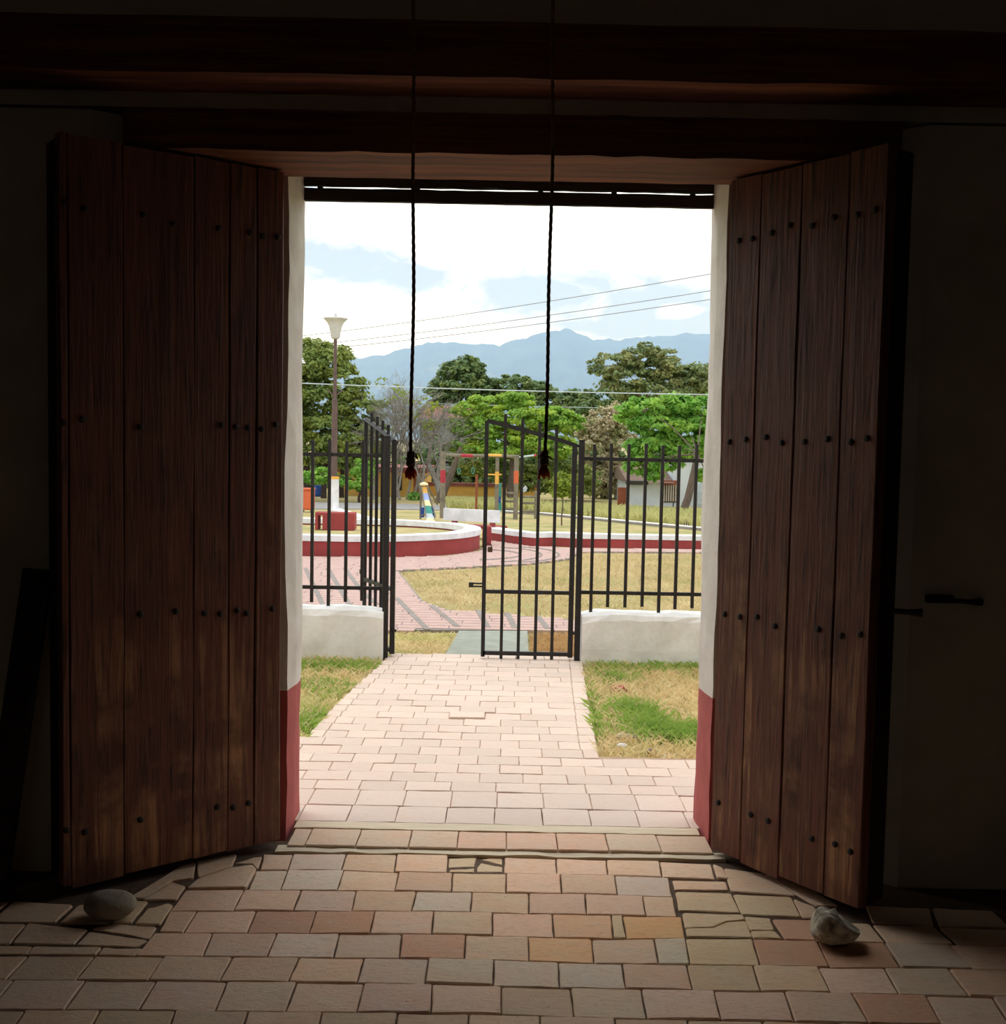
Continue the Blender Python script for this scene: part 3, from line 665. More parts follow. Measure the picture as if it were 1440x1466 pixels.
# ------------------------------------------------------------------ concrete slab and far pavement
sl_ = [tp(636, 942), tp(757, 942), tp(755, 905), tp(657, 905)]
slab = MB().prism([(p.x, p.y) for p in sl_], lambda x, y: zt(y)-.06, lambda x, y: zt(y)+.012); tag(obj('concrete_slab', slab, m_conc), 'grey green concrete slab just beyond the open gate', 'slab')
PV = [(380,797),(560,799),(640,797),(686,790),(700,776),(705,775),(760,783),(830,786),(1060,788),(1060,792),(830,791),(815,801),(760,808),(690,812),(570,818),(605,862),(640,875),(700,880),(830,890),(1100,893),(1100,909),(830,905),(655,904),(560,904),(380,902)]
pvw = [tp(x, y) for x, y in PV]; pv2 = [(p.x, p.y) for p in pvw]
pave = MB().prism(pv2, lambda x, y: zt(y)-.12, lambda x, y: zt(y)+.012)
pv = struct('pavement', pave, m_band, 'pink paved walk with cement joints curving past the planter')
def inside(pt, poly):
    x, y = pt; c = False; n = len(poly)
    for i in range(n):
        (x0, y0), (x1, y1) = poly[i], poly[(i+1) % n]
        if (y0 > y) != (y1 > y) and x < (x1-x0)*(y-y0)/(y1-y0)+x0: c = not c
    return c
def clip_poly(poly, cell):                  # cell rectangle clipped roughly: kept when centre and corners are inside
    return all(inside(p, poly) for p in cell)
pm_ = MB(); y = min(p[1] for p in pv2); r = random.Random(4)
while y < max(p[1] for p in pv2):
    h_ = .155
    ex = sorted(p for i in range(len(pv2)) for p in [0] if False)
    yc = y+h_/2; xs_ = []
    for i in range(len(pv2)):
        (x0, y0), (x1, y1) = pv2[i], pv2[(i+1) % len(pv2)]
        if (y0 > yc) != (y1 > yc): xs_.append((x1-x0)*(yc-y0)/(y1-y0)+x0)
    xs_.sort()
    for a, b in zip(xs_[::2], xs_[1::2]):
        x = a+.01+ (0 if r.random() < .5 else 0)
        first = True
        while x < b-.03:
            w = .42*(r.uniform(.4, 1) if first else 1); first = False; e_ = min(x+w, b-.01)
            if -6 < x < 7:
                z0_, z1_ = zt(y)+.016, zt(y+h_)+.016
                pm_.add([(x, y+.006, z0_), (e_-.008, y+.006, z0_), (e_-.008, y+h_-.006, z1_), (x, y+h_-.006, z1_), (x, y+.006, z0_-.03), (e_-.008, y+.006, z0_-.03)], [(0,1,2,3), (4,5,1,0)])
            x = e_
    y += h_
o = obj('paver', pm_, m_pave, pv); o['kind'] = 'stuff'
for pts in ([(567,858),(612,904)], [(617,869),(655,900)], [(684,876),(698,901)], [(726,880),(737,902)], [(769,884),(784,903)], [(437,815),(462,868)], [(469,815),(500,868)], [(493,815),(518,849),(540,868)]):
    w = [tp(x, y) for x, y in pts]; bm_ = MB()
    for a, b in zip(w[:-1], w[1:]):
        a, b = a+Vector((0, 0, .019)), b+Vector((0, 0, .019)); bm_.bar(a, b, .075 if b.y < 11 else .09, .006) if False else None
        n_ = Vector((-(b-a).y, (b-a).x, 0)).normalized()*.024
        bm_.add([a-n_, a+n_, b+n_, b-n_, *(v-Vector((0, 0, .02)) for v in (a-n_, a+n_, b+n_, b-n_))], [(0,3,2,1), (0,4,7,3), (1,2,6,5), (0,1,5,4), (2,3,7,6)])
    obj('cement_band', bm_, m_band, pv)
for cx_, ry in ((745, 10), (775, 14), (800, 15)):   # curved joints where the walk turns
    pts = [tp(cx_-70+70*math.cos(a), 796+ry*math.sin(a)*.75) for a in [i*.2-1.4 for i in range(15)]]
    obj('cement_band', MB().tube([p+Vector((0, 0, .012)) for p in pts], .018, 6), m_band, pv)
# ------------------------------------------------------------------ round planter and long curb
m_wred = pmat('red_wall_paint', lin(158,66,64), lin(140,56,56), 3, rough=.85, bump=.3)
m_wwhite = pmat('white_coping_paint', lin(232,232,232), lin(206,206,206), 5, rough=.9, bump=.4)
def strip_wall(name, pts, closed, th, h, cop, over, mat1, mat2, parent, seed):
    # wall standing on the lawn along pts, with a coping of its own
    r = random.Random(seed); n = len(pts)
    def ring(half, zf):
        out = []
        for i, p in enumerate(pts):
            a = pts[(i-1) % n] if closed or i > 0 else p; b = pts[(i+1) % n] if closed or i < n-1 else p
            d = Vector((b.x-a.x, b.y-a.y, 0)).normalized(); nn = Vector((-d.y, d.x, 0))
            out.append((p+nn*half, zf(p)))
        return out
    def body(half0, z0, z1, jit):
        vs, fs = [], []
        R1 = ring(-half0, lambda p: 0); R2 = ring(half0, lambda p: 0)
        for (a, _), (b, _) in zip(R1, R2):
            j = r.uniform(-jit, jit); g = zt((a.y+b.y)/2)
            vs += [(a.x, a.y, g+z0+j*.0), (b.x, b.y, g+z0), (b.x, b.y, g+z1+j), (a.x, a.y, g+z1+j)]
        m = n if closed else n-1
        for i in range(m):
            j = (i+1) % n
            for q in range(4): fs.append((i*4+q, i*4+(q+1) % 4, j*4+(q+1) % 4, j*4+q))
        if not closed: fs += [(3,2,1,0), ((n-1)*4, (n-1)*4+1, (n-1)*4+2, (n-1)*4+3)]
        return MB().add(vs, fs)
    obj('wall_base', body(th/2, -.15, h-cop, 0), mat1, parent)
    obj('coping', body(th/2+over, h-cop+.001, h, .006), mat2, parent)
near = tp(560, 799); tipx = tp(685, 792); far_y = 19.75
pc = Vector((-2.35, (near.y+far_y)/2, 0)); Rx, Ry = tipx.x-pc.x-.12, (far_y-near.y)/2-.12
pts = [Vector((pc.x+Rx*math.cos(a)*(1.0), pc.y+Ry*math.sin(a), 0)) for a in [2*math.pi*i/48 for i in range(48)]]
# flatten: the planter is a long rounded bed reaching past the left jamb
pts = [Vector((p.x if p.x > pc.x+.1 else p.x-1.8, p.y, 0)) for p in pts]
pl = thing('round_planter', (pc.x, pc.y, zt(pc.y)), 'rounded flower bed with red wall and white coping beyond the gate', 'planter')
strip_wall('planter', pts, True, .22, .30, .085, .02, m_wred, m_wwhite, pl, 3)
obj('bed_grass', MB().prism([(pc.x+(p.x-pc.x)*.94, pc.y+(p.y-pc.y)*.94) for p in pts], lambda x, y: zt(y)-.1, lambda x, y: zt(y)+.19), m_lawn, pl)
cb = thing('curb_wall', (2, 17.5, zt(17.5)), 'long low red curb with white top on the right of the lawn', 'curb')
cpts = [tp(x, y) for x, y in ((702,773),(722,776),(745,779.5),(766,782),(790,781),(830,783),(900,784),(1013,786),(1100,788),(1300,792))]
cpts = [Vector((p.x, p.y+.13, 0)) for p in cpts]
strip_wall('curb', cpts, False, .24, .215, .08, .015, m_wred, m_wwhite, cb, 5)
a, b = ap(690.5, 773, 17.9), ap(703.5, 753, 17.9); obj('end_pier', MB().box((a.x, 17.78, zt(17.9)-.1), (b.x, 18.0, b.z), .01), m_wred, cb)
# bench at the end of the curb
bn = thing('park_bench', tuple(tp(690, 772)), 'bench with a white slab back on red supports beside the rounded flower bed', 'bench')
Yb = 18.15
def pbox(x0, y0, x1, y1, Y, dep, ch=.0, mb=None):      # box whose front face spans two image points at distance Y
    a, b = ap(x0, y1, Y), ap(x1, y0, Y); return (mb or MB()).box((a.x, Y, a.z), (b.x, Y+dep, b.z), ch)
BL, BR = (ap(636, 735, 19.75), ap(715, 740, 19.35))
bd = Vector((BR.x-BL.x, BR.y-BL.y, 0)); bl_ = bd.length; bd.normalize(); bnn = Vector((-bd.y, bd.x, 0))*-1   # towards the path
def bpart(nm, u0_, u1_, w0, w1, z0, z1, mat):
    a = Vector((BL.x, BL.y, 0)); vs = [a+bd*(bl_*u)+bnn*w+Vector((0, 0, z)) for z in (z0, z1) for (u, w) in ((u0_, w0), (u1_, w0), (u1_, w1), (u0_, w1))]
    return obj(nm, MB().add(vs, [(0,1,2,3), (7,6,5,4), (0,4,5,1), (1,5,6,2), (2,6,7,3), (3,7,4,0)]), mat, bn)
zt_b, zb_b = ap(636, 727.5, 19.75).z, ap(715, 748.5, 19.35).z
bpart('backrest', 0, 1, -.04, .04, zb_b, (zt_b+ap(715, 731, 19.35).z)/2, m_wwhite)
bpart('support', .15, .24, -.03, .03, zt(19.5)-.03, zb_b, m_wred); bpart('support', .84, .92, -.03, .03, zt(19.2)-.03, zb_b, m_wred)
bpart('seat', .02, .98, -.42, -.06, zt(19.4)+.17, zt(19.4)+.22, m_wred)
bpart('support', .15, .22, -.4, -.3, zt(19.5)-.03, zt(19.4)+.17, m_wred); bpart('support', .84, .92, -.4, -.3, zt(19.2)-.03, zt(19.4)+.17, m_wred)
# ------------------------------------------------------------------ things inside the bed and beyond
rs = thing('concrete_seat', tuple(tp(480, 752)), 'low red painted concrete seat block on the grass of the flower bed', 'seat')
Yr = 18.1; zb = zt(Yr)+.188
a, b = ap(451, 740, Yr), ap(507, 740, Yr); zt1 = ap(480, 734, Yr).z
sb = MB().box((a.x+.12, Yr, zb), (b.x, Yr+.3, zt1), .015); obj('body', sb, m_wred, rs)
obj('end_block', MB().box((a.x, Yr, zb), (a.x+.045, Yr+.3, zt1), .01).box((a.x+.04, Yr+.001, zt1-.05), (a.x+.125, Yr+.299, zt1-.001), .005), m_wred, rs)
for xx in (.35, .85): obj('foot', MB().box((a.x+(b.x-a.x)*xx, Yr+.04, zb-.03), (a.x+(b.x-a.x)*xx+.06, Yr+.2, zb+.02), .01), m_stone, rs)
# rear white kerb behind the bed
wk = [tp(x, y) for x, y in ((478,735),(500,742),(526,750))]
wk = [Vector((p.x, p.y, 0)) for p in wk]
ck = thing('white_kerb', tuple(wk[0]), 'white painted kerb running back beside the lamp post', 'kerb')
strip_wall('kerb', wk, False, .3, .13, .05, .0, m_wwhite, m_wwhite, ck, 8)
# stones and litter on the right lawn
for (x, y, rx, rz, mt, lb) in ((891,1069,.028,.012,'w','small white stone on the right lawn near the path corner'), (897,1056,.06,.012,'g','flat grey stone behind the small white stone on the right lawn'),
                              (932,1079,.022,.016,'g','small grey pebble at the front edge of the right lawn'), (951,1083,.010,.008,'w','tiny white pebble at the front edge of the right lawn')):
    p = gp(x, y); stone('stone', (p.x, p.y, rz-.006), rx, rx*.7, rz, int(x), m_wwhite if mt == 'w' else m_stone, lb, .08)
p = gp(885, 987); tag(obj('brick_fragment', MB().box((p.x-.05, p.y-.03, -.01), (p.x+.05, p.y+.03, .02), .008), m_wred), 'broken red brick fragment lying in the right lawn grass', 'brick')
# ------------------------------------------------------------------ grass blades
m_straw = pmat('straw_blades', lin(246,228,182), lin(228,206,156), 5, rough=1, bump=0, c3=lin(210,208,140), s3=1.6, lo3=.5, hi3=.7, spec=.1, transl=.55)
m_green = pmat('green_blades', lin(176,200,104), lin(146,180,82), 8, rough=.9, bump=0, spec=.1, transl=.5)
def blades(name, xy, zfun, hgt, wid, seed, mat, lean=.9):
    g = np.random.default_rng(seed); n = len(xy); th = g.uniform(0, 6.283, n); h = hgt*g.uniform(.4, 1.15, n)
    ld = g.uniform(0, lean, n)*h; la = g.uniform(0, 6.283, n)
    z = np.array([zfun(y) for y in xy[:, 1]])-.012
    b = np.c_[xy, z]; dx = np.c_[np.cos(th), np.sin(th), 0*th]*(wid/2)
    tip = b+np.c_[np.cos(la)*ld, np.sin(la)*ld, h]; mid = b+np.c_[np.cos(la)*ld*.35, np.sin(la)*ld*.35, h*.6]
    V = np.stack([b-dx, b+dx, mid+dx*.7, tip], 1).reshape(-1, 3)
    return arr_mesh(name, V, np.arange(n*4).reshape(n, 4))
def scatter(n, poly, seed):
    g = np.random.default_rng(seed); P = np.array(poly); lo, hi = P.min(0), P.max(0); out = []
    while len(out) < n:
        q = g.uniform(lo, hi, (n, 2)); out += [p for p in q if inside(p, poly)]
    return np.array(out[:n])
rl = [(p.x+.01, p.y) for p in edge_r]+[(xR0+.05, 7.45), (3.2, 7.45), (3.2, yb_front+.02), (edge_r[0].x, yb_front+.02)]
ll = [(p.x-.01, p.y) for p in edge_l]+[(xL1-.03, 7.45), (-3.6, 7.45), (-3.6, 5.15), (-2.2, 5.15), (-1.6, 5.3)]
def stuff(name, me, mat, label, cat='grass'):
    return tag(obj(name, me, mat), label, cat, kind='stuff')
stuff('dry_grass', blades('dry_grass', scatter(26000, rl, 1), zt, .05, .005, 1, m_straw, 1.6), m_straw, 'dry straw coloured grass between the right low wall and the building')
stuff('dry_grass', blades('dry_grass', scatter(20000, ll, 2), zt, .05, .005, 2, m_straw, 1.6), m_straw, 'dry straw coloured grass between the left low wall and the path')
def clump(cs, n, seed):
    g = np.random.default_rng(seed); out = []
    for (x, y, sx_, sy_, w) in cs:
        p = gp(x, y); m = int(n*w); out.append(np.c_[g.normal(p.x, sx_, m), g.normal(p.y, sy_, m)])
    return np.concatenate(out)
gr = clump([(905,1018,.07,.10,.2), (925,1035,.07,.09,.25), (955,1050,.10,.07,.3), (985,1052,.10,.07,.25), (1010,1050,.12,.09,.2), (843,1000,.015,.25,.06), (852,1040,.015,.12,.07), (880,972,.08,.1,.08), (990,958,.25,.12,.12), (940,957,.3,.07,.14)], 4600, 3)
gr = np.array([p for p in gr if inside(p, rl)])
stuff('green_grass', blades('green_grass', gr, zt, .06, .006, 3, m_green, 1.3), m_green, 'bright green grass tufts in the right lawn near the door')
gl = clump([(445,955,.25,.10,.35), (500,955,.25,.08,.25), (455,985,.15,.12,.2), (440,1040,.08,.15,.25), (447,1030,.05,.1,.1)], 2600, 5)
gl = np.array([p for p in gl if inside(p, ll)])
stuff('green_grass', blades('green_grass', gl, zt, .055, .006, 4, m_green, 1.3), m_green, 'green grass tufts in the left lawn below the low wall')
m_mown = pmat('mown_straw', lin(224,204,162), lin(202,182,138), 5, rough=1, bump=0, c3=lin(184,178,122), s3=1.1, lo3=.5, hi3=.7, spec=.1, transl=.45)
mid = [(p.x, p.y) for p in (tp(575,820), tp(690,814), tp(760,810), tp(815,803), tp(835,793), tp(1200,795), tp(1200,890), tp(830,886), tp(700,878), tp(642,873), tp(608,860))]
stuff('dry_grass', blades('dry_grass', scatter(26000, mid, 6), zt, .045, .010, 6, m_mown, 1.5), m_mown, 'dry mown grass of the lawn between the pavement and the red curb')
dirt = [(p.x, p.y) for p in (tp(566,940), tp(632,940), tp(652,908), tp(566,908))]
stuff('dry_grass', blades('dry_grass', scatter(2500, dirt, 7), zt, .04, .006, 7, m_straw, 1.5), m_straw, 'dry grass patch between the left gate leaf and the concrete slab')
dirt2 = [(p.x, p.y) for p in (tp(760,942), tp(830,945), tp(830,908), tp(758,908))]
m_redgrass = pmat('rusty_dry_grass', lin(226,190,140), lin(206,168,120), 6, rough=1, bump=0, transl=.2)
stuff('dry_grass', blades('dry_grass', scatter(2500, dirt2, 8), zt, .04, .006, 8, m_redgrass, 1.5), m_redgrass, 'reddish dry grass behind the right gate leaf')
# ------------------------------------------------------------------ lamp post, playground, houses, road
m_pole = pmat('brown_painted_pole', lin(104,84,78), lin(84,66,62), 6, rough=.7, bump=.1)
m_lampw = pmat('milky_lamp_shade', lin(206,204,200), lin(186,184,180), 5, rough=.5, bump=0)
m_wood_grey = pmat('weathered_logs', lin(140,130,112), lin(104,98,84), 6, rough=.9, bump=.3)
def flat(name, c, rough=.6): return pmat(name, c, tuple(v*.85 for v in c[:3])+(1,), 6, rough=rough, bump=.05)
m_blue, m_yel, m_org, m_teal, m_rd, m_lilac, m_cream = flat('blue_paint', lin(40,84,160)), flat('yellow_paint', lin(232,176,80)), flat('orange_paint', lin(214,104,62)), flat('teal_paint', lin(70,150,136)), flat('red_enamel', lin(176,50,66)), flat('pale_blue_plastic', lin(160,178,226)), flat('cream_plastic', lin(250,232,176))
m_ochre = pmat('ochre_plaster', lin(226,182,96), lin(204,160,84), 1.5, rough=.95, bump=.1)
m_wall_white = pmat('pale_blue_white_plaster', lin(214,220,222), lin(190,198,202), 1.2, rough=.95, bump=.1)
m_grey_wall = pmat('grey_render', lin(128,134,130), lin(112,118,114), 1.5, rough=.95)
m_tile = pmat('red_roof_tile', lin(142,88,80), lin(118,74,66), 3, rough=.9)
m_brown = pmat('brown_door_paint', lin(150,84,56), lin(126,70,48), 3, rough=.8)
m_dark = pmat('dark_opening', lin(62,60,52), lin(48,46,40), 3, rough=.9)
m_corr = pmat('corrugated_sheet', lin(196,206,208), lin(174,184,188), 2, rough=.6)
Yl = tp(480, 736).y; gl_ = zt(Yl)
lp = thing('lamp_post', tuple(tp(480, 736)), 'tall brown street lamp with a flared white shade and white painted foot', 'lamp')
A = lambda x, y, Y=None: ap(x, y, Y or Yl)
lz = lambda y: A(479, y).z; lx = A(479, 600).x
obj('shaft', MB().lathe([(.075, lz(682)), (.07, lz(572)), (.048, lz(570)), (.042, lz(490)), (.04, lz(484))], (lx, Yl, 0), 12), m_pole, lp, smooth=False)
obj('white_foot', MB().lathe([(.125, gl_-.05), (.12, lz(684)), (.1, lz(683.5))], (lx, Yl, 0), 12), m_wwhite, lp)
obj('yellow_ring', MB().lathe([(.123, lz(686)), (.123, lz(682)), (.09, lz(681.8))], (lx, Yl, 0), 12), m_yel, lp)
for s_ in (-1, 1): obj('bracket', MB().tube([(lx, Yl, lz(568)), (lx+s_*.09, Yl, lz(563)), (lx+s_*.19, Yl, lz(559))], .018, 6), m_pole, lp)
obj('shade', MB().lathe([(.09, lz(483)), (.12, lz(481)), (.115, lz(476)), (.135, lz(474)), (.155, lz(468)), (.2, lz(462)), (.27, lz(457.5)), (.30, lz(456.5)), (.285, lz(456))], (lx, Yl, 0), 20), m_lampw, lp, smooth=True)
obj('collar', MB().lathe([(.07, lz(485.5)), (.11, lz(483)), (.11, lz(481.8)), (.07, lz(481))], (lx, Yl, 0), 14), m_lampw, lp)
obj('lid', MB().lathe([(.30, lz(456.6)), (.29, lz(455.2)), (.04, lz(453.5)), (.03, lz(450)), (.03, lz(449))], (lx, Yl, 0), 20), m_lampw, lp)
# slide
Ys = tp(612, 746).y; gs = zt(Ys)
sd = thing('playground_slide', tuple(tp(612, 746)), 'small playground slide with pale chute and blue side panels behind the flower bed', 'slide')
S = lambda x, y, dy=0: ap(x, y, Ys+dy)
def wedge_strip(p, q, w0, w1, th):
    p, q = Vector(p), Vector(q); X = Vector((1, 0, 0)); N = Vector((0, -.5, .8)).normalized()*th
    return MB().add([p-X*w0, p+X*w0, q+X*w1, q-X*w1, p-X*w0-N, p+X*w0-N, q+X*w1-N, q-X*w1-N], [(0,1,2,3)[::-1], (4,5,6,7), (0,1,5,4), (1,2,6,5), (2,3,7,6), (3,0,4,7)])
C = [S(607.5, 697, .55), S(609, 706, .45), S(611, 716, .3), S(612.5, 724, .18), S(614, 735, .05), S(615.5, 742, -.05), S(616, 747, -.12)]
for i, mt in enumerate((m_yel, m_lilac, m_cream, m_teal, m_corr, m_cream)):
    obj('chute', wedge_strip(C[i], C[i+1], .05+.004*i, .055+.012*i, .03), mt, sd)
obj('chute_rail', MB().bar(C[0]+Vector((-.07, 0, .03)), C[5]+Vector((-.09, 0, .04)), .02).bar(C[0]+Vector((.06, 0, .03)), C[5]+Vector((.13, 0, .04)), .02), m_wood_grey, sd)
a = S(607, 693, .6); obj('canopy', MB().lathe([(.02, -.04), (.09, -.03), (.10, 0), (.07, .03), (.01, .045)], a, 14), m_cream, sd, smooth=True)
for x, mt in ((602.5, m_wood_grey), (611, m_wood_grey)):
    t_ = S(x, 698, .6); b_ = S(x+.5, 744, .6); obj('post', MB().bar((t_.x, t_.y, t_.z), (t_.x, b_.y, gs), .045), mt, sd)
for x0, x1 in ((602.8, 608.2), (616.5, 622)): a = S(x0, 740, .5); b = S(x1, 726, .5); obj('side_panel', MB().box((a.x, Ys+.35, a.z), (b.x, Ys+.39, b.z)), m_blue, sd)
a, b = S(612, 696, .62), S(626, 722, 1.1); c = S(622, 744, .95)
obj('ladder', MB().bar(a, b, .035).bar(a, (c.x, c.y, gs), .035), m_wood_grey, sd)
obj('seat_board', MB().bar(S(603, 738, .3), S(621, 733, .3), .03), m_wood_grey, sd)
# play frame
Yp = tp(636, 741).y; gp_ = zt(Yp)
pf = thing('play_frame', tuple(tp(686, 741)), 'wooden climbing frame with painted posts, a coloured top bar and hanging rings', 'play frame')
Q = lambda x, y, dy=0: ap(x, y, Yp+dy)
def vpost(nm, x, y0, rad, bands):
    t_ = Q(x, y0); pb2 = obj(nm, MB().tube([(t_.x, Yp, gp_-.03), (t_.x, Yp, t_.z)], rad, 10), m_wood_grey, pf)
    for (ya_, yb2, mt) in bands:
        obj('painted_band', MB().tube([(t_.x, Yp, Q(x, yb2).z), (t_.x, Yp, Q(x, ya_).z)], rad*1.06, 10), mt, pb2)
vpost('post', 634.5, 646, .062, ((673, 691, m_rd),)); vpost('post', 739.5, 652, .055, ((674, 692, m_org),)); vpost('post', 712, 655, .045, ((675, 693, m_yel),))
a, b = Q(634.5, 651.5), Q(743, 653.5)
tb = obj('top_bar', MB().tube([(a.x, Yp, a.z), (b.x, Yp, b.z)], .038, 10), m_wood_grey, pf)
for x0, x1, mt in ((660, 677, m_rd), (698, 718, m_yel)): obj('painted_band', MB().tube([Q(x0, 652), Q(x1, 652.6)], .042, 10), mt, tb)
a, b = Q(698, 679.5), Q(718, 679.5); obj('rung', MB().tube([a, b], .018, 8), m_yel, pf)
for x in (657, 677):
    c = Q(x, 674); rg = MB(); n_ = 14
    rg.tube([(c.x+math.cos(2*math.pi*i/n_)*.03, Yp, c.z+math.sin(2*math.pi*i/n_)*.075) for i in range(n_+1)], .008, 6)
    rr = obj('ring', rg, m_teal, pf); obj('chain', MB().tube([(c.x, Yp, c.z+.075), (c.x, Yp, Q(x, 653).z)], .006, 5), m_wood_grey, rr)
a = Q(682, 680); obj('post', MB().tube([(a.x, Yp+.3, gp_-.03), (a.x, Yp+.3, a.z)], .03, 8), m_brown, pf)
a, b = Q(743, 654.5), Q(766, 654.5); sr = obj('side_bar', MB().tube([(a.x, Yp, a.z), (b.x, Yp+1.0, b.z+.03)], .022, 8), m_corr, pf); obj('red_tip', MB().tube([(b.x-.01, Yp+.97, b.z+.03), (b.x+.04, Yp+1.03, b.z+.03)], .032, 8), m_rd, sr)
# blue and teal spring seat hanging beside the frame
tl = thing('plastic_climber', tuple(tp(715, 733)), 'small teal and blue plastic climbing panel inside the play frame', 'climber')
for x0, y0, x1, y1, mt in ((714, 692, 718, 706, m_teal), (710, 705, 718, 711, m_teal), (709.5, 711, 717, 720, m_blue), (711, 720, 718, 733, m_teal)):
    obj('panel', pbox(x0, y0, x1, y1, Yp+.25, .1, .005), mt, tl)
lc = thing('log_rails', tuple(tp(745, 733)), 'weathered horizontal log rails right of the play frame', 'rails')
for x0, x1, y in ((721, 737, 706), (721, 737, 717.5), (721, 737, 728.5), (746, 767, 711), (746, 767, 720), (746, 767, 732)):
    obj('log', MB().tube([ap(x0, y, Yp+.5), ap(x1, y+.4, Yp+.5)], .03, 8), m_wood_grey, lc)
for x in (721, 737, 747, 767): t_ = ap(x, 703, Yp+.5); obj('upright', MB().tube([(t_.x, Yp+.5, gp_-.03), (t_.x, Yp+.5, t_.z)], .03, 8), m_wood_grey, lc)
a = ap(747, 705, Yp+.6); b = ap(752.5, 694.5, Yp+.6); c = ap(755, 699, Yp+.6); d = ap(748, 699, Yp+.6); e2 = ap(753, 704, Yp+.6)
bdv = [a, e2, c, b, d]; obj('board', MB().add(bdv+[v+Vector((0, .03, 0)) for v in bdv], [(0,1,2,3,4), (9,8,7,6,5)]+[(i, i+5, (i+1) % 5+5, (i+1) % 5) for i in range(5)]), m_corr, lc)
# road and kerbs
rd = [tp(x, y) for x, y in ((200,716),(560,721),(640,724),(640,730.5),(560,729),(200,728))]
struct('road', MB().prism([(p.x, p.y) for p in rd], lambda x, y: zt(y)-.1, lambda x, y: zt(y)+.01), m_road, 'grey strip of road beyond the playground')
kb = thing('road_kerb', tuple(tp(860, 745)), 'pale concrete kerb crossing the lawn before the white house', 'kerb')
kp = [tp(x, y) for x, y in ((722,734),(780,737),(860,745),(930,752),(975,756),(1060,764))]
strip_wall('kerb', [Vector((p.x, p.y, 0)) for p in kp], False, .16, .06, .02, 0, m_band, m_wwhite, kb, 2)
# yellow house and wall
Yh = 38.6; GZ = -.5
yh = thing('yellow_house', (ap(585, 700, Yh).x, Yh, GZ), 'small ochre yellow house with a dark window and brown door', 'house')
def hbox(nm, x0, y0, x1, y1, Y, dep, mat, par, zb_=None, ch=0):
    a, b = ap(x0, y1, Y), ap(x1, y0, Y); return obj(nm, MB().box((a.x, Y, a.z if zb_ is None else zb_), (b.x, Y+dep, b.z), ch), mat, par)
hbox('wall', 480, 675, 607, 716, Yh, 4, m_ochre, yh, GZ-.1); hbox('roof', 476, 670, 611, 675, Yh-.25, 4.5, m_tile, yh)
hbox('window', 566, 682, 575.5, 702, Yh-.03, .05, m_dark, yh); hbox('door', 592, 684, 602, 716, Yh-.03, .05, m_brown, yh, GZ)
hbox('window', 510, 684, 524, 704, Yh-.03, .05, m_dark, yh)
Yw = 39.5; yw = thing('ochre_wall', (ap(670, 700, Yw).x, Yw, GZ), 'long low ochre garden wall behind the play frame', 'wall')
hbox('wall_base', 610, 695, 770, 718, Yw, .25, m_ochre, yw, GZ-.1); hbox('coping', 610, 693.5, 770, 695.5, Yw-.03, .31, m_tile, yw)
Yg = 52; gh = thing('grey_house', (ap(640, 640, Yg).x, Yg, GZ), 'grey two storey house with a red tile roof behind the bare tree', 'house')
hbox('wall', 600, 606, 672, 700, Yg, 6, m_grey_wall, gh, GZ-.1)
for x in (622, 650): hbox('window', x, 622, x+9, 642, Yg-.04, .06, m_dark, gh)
ra, rb_ = ap(598, 598, Yg), ap(674, 598, Yg); rz = ap(636, 581, Yg+3).z
obj('roof', MB().add([(ra.x, Yg-.4, ra.z), (rb_.x, Yg-.4, ra.z), (rb_.x, Yg+6.4, ra.z), (ra.x, Yg+6.4, ra.z), (ra.x, Yg+3, rz), (rb_.x, Yg+3, rz)], [(0,1,5,4), (2,3,4,5), (0,4,3), (1,2,5), (0,3,2,1)]), m_tile, gh)
hbox('gutter', 598, 598, 674, 606, Yg-.2, 6.2, m_grey_wall, gh)
Yv = 35.5; wh = thing('white_house', (ap(950, 700, Yv).x, Yv, GZ), 'pale white house with a shuttered window behind the leafy tree', 'house')
hbox('wall', 964, 652, 1120, 738, Yv+.02, 5, m_wall_white, wh, GZ-.1); hbox('wall', 900, 690, 964, 738, Yv, 5, m_wall_white, wh, GZ-.1); hbox('roof_slab', 962, 648, 1122, 653, Yv-.15, 5.3, m_grey_wall, wh)
hbox('eave', 898, 689, 928, 694, Yv-.5, .6, m_dark, wh); 
m_old = pmat('old_brown_tile', lin(128,106,90), lin(100,82,70), 3, rough=.95); ra, rb_ = ap(896, 690, Yv), ap(963.5, 690, Yv); rz = ap(930, 668, Yv+2.5).z
obj('roof', MB().add([(ra.x, Yv-.3, ra.z), (rb_.x, Yv-.3, ra.z), (rb_.x, Yv+5.3, ra.z), (ra.x, Yv+5.3, ra.z), (ra.x, Yv+2.5, rz), (rb_.x, Yv+2.5, rz)], [(0,1,5,4), (2,3,4,5), (0,4,3), (1,2,5), (0,3,2,1)]), m_old, wh)
w_ = hbox('window', 949, 689, 969, 719, Yv-.05, .06, m_dark, wh); hbox('lintel', 948, 688, 970, 694, Yv-.08, .06, m_brown, w_)
for i in range(6): hbox('shutter_slat', 949.5+i*3.25, 694.5, 952.2+i*3.25, 718, Yv-.09, .03, pmat('shutter_sheet', lin(182,168,150), None, 5, rough=.8) if i == 0 else bpy.data.materials['shutter_sheet'], w_)
hbox('door', 884, 698, 897, 721, Yv+.2, .06, m_brown, wh, GZ)
cg = thing('corrugated_gate', (ap(1008, 700, Yv-.3).x, Yv-.3, GZ), 'pale corrugated sheet gate at the right end of the white house', 'gate')
for i in range(14): hbox('sheet_rib', 1000+i*2.4, 692 if i % 2 else 692.5, 1002.2+i*2.4, 730, Yv-.3-(.03 if i % 2 else 0), .04, m_corr, cg, GZ)
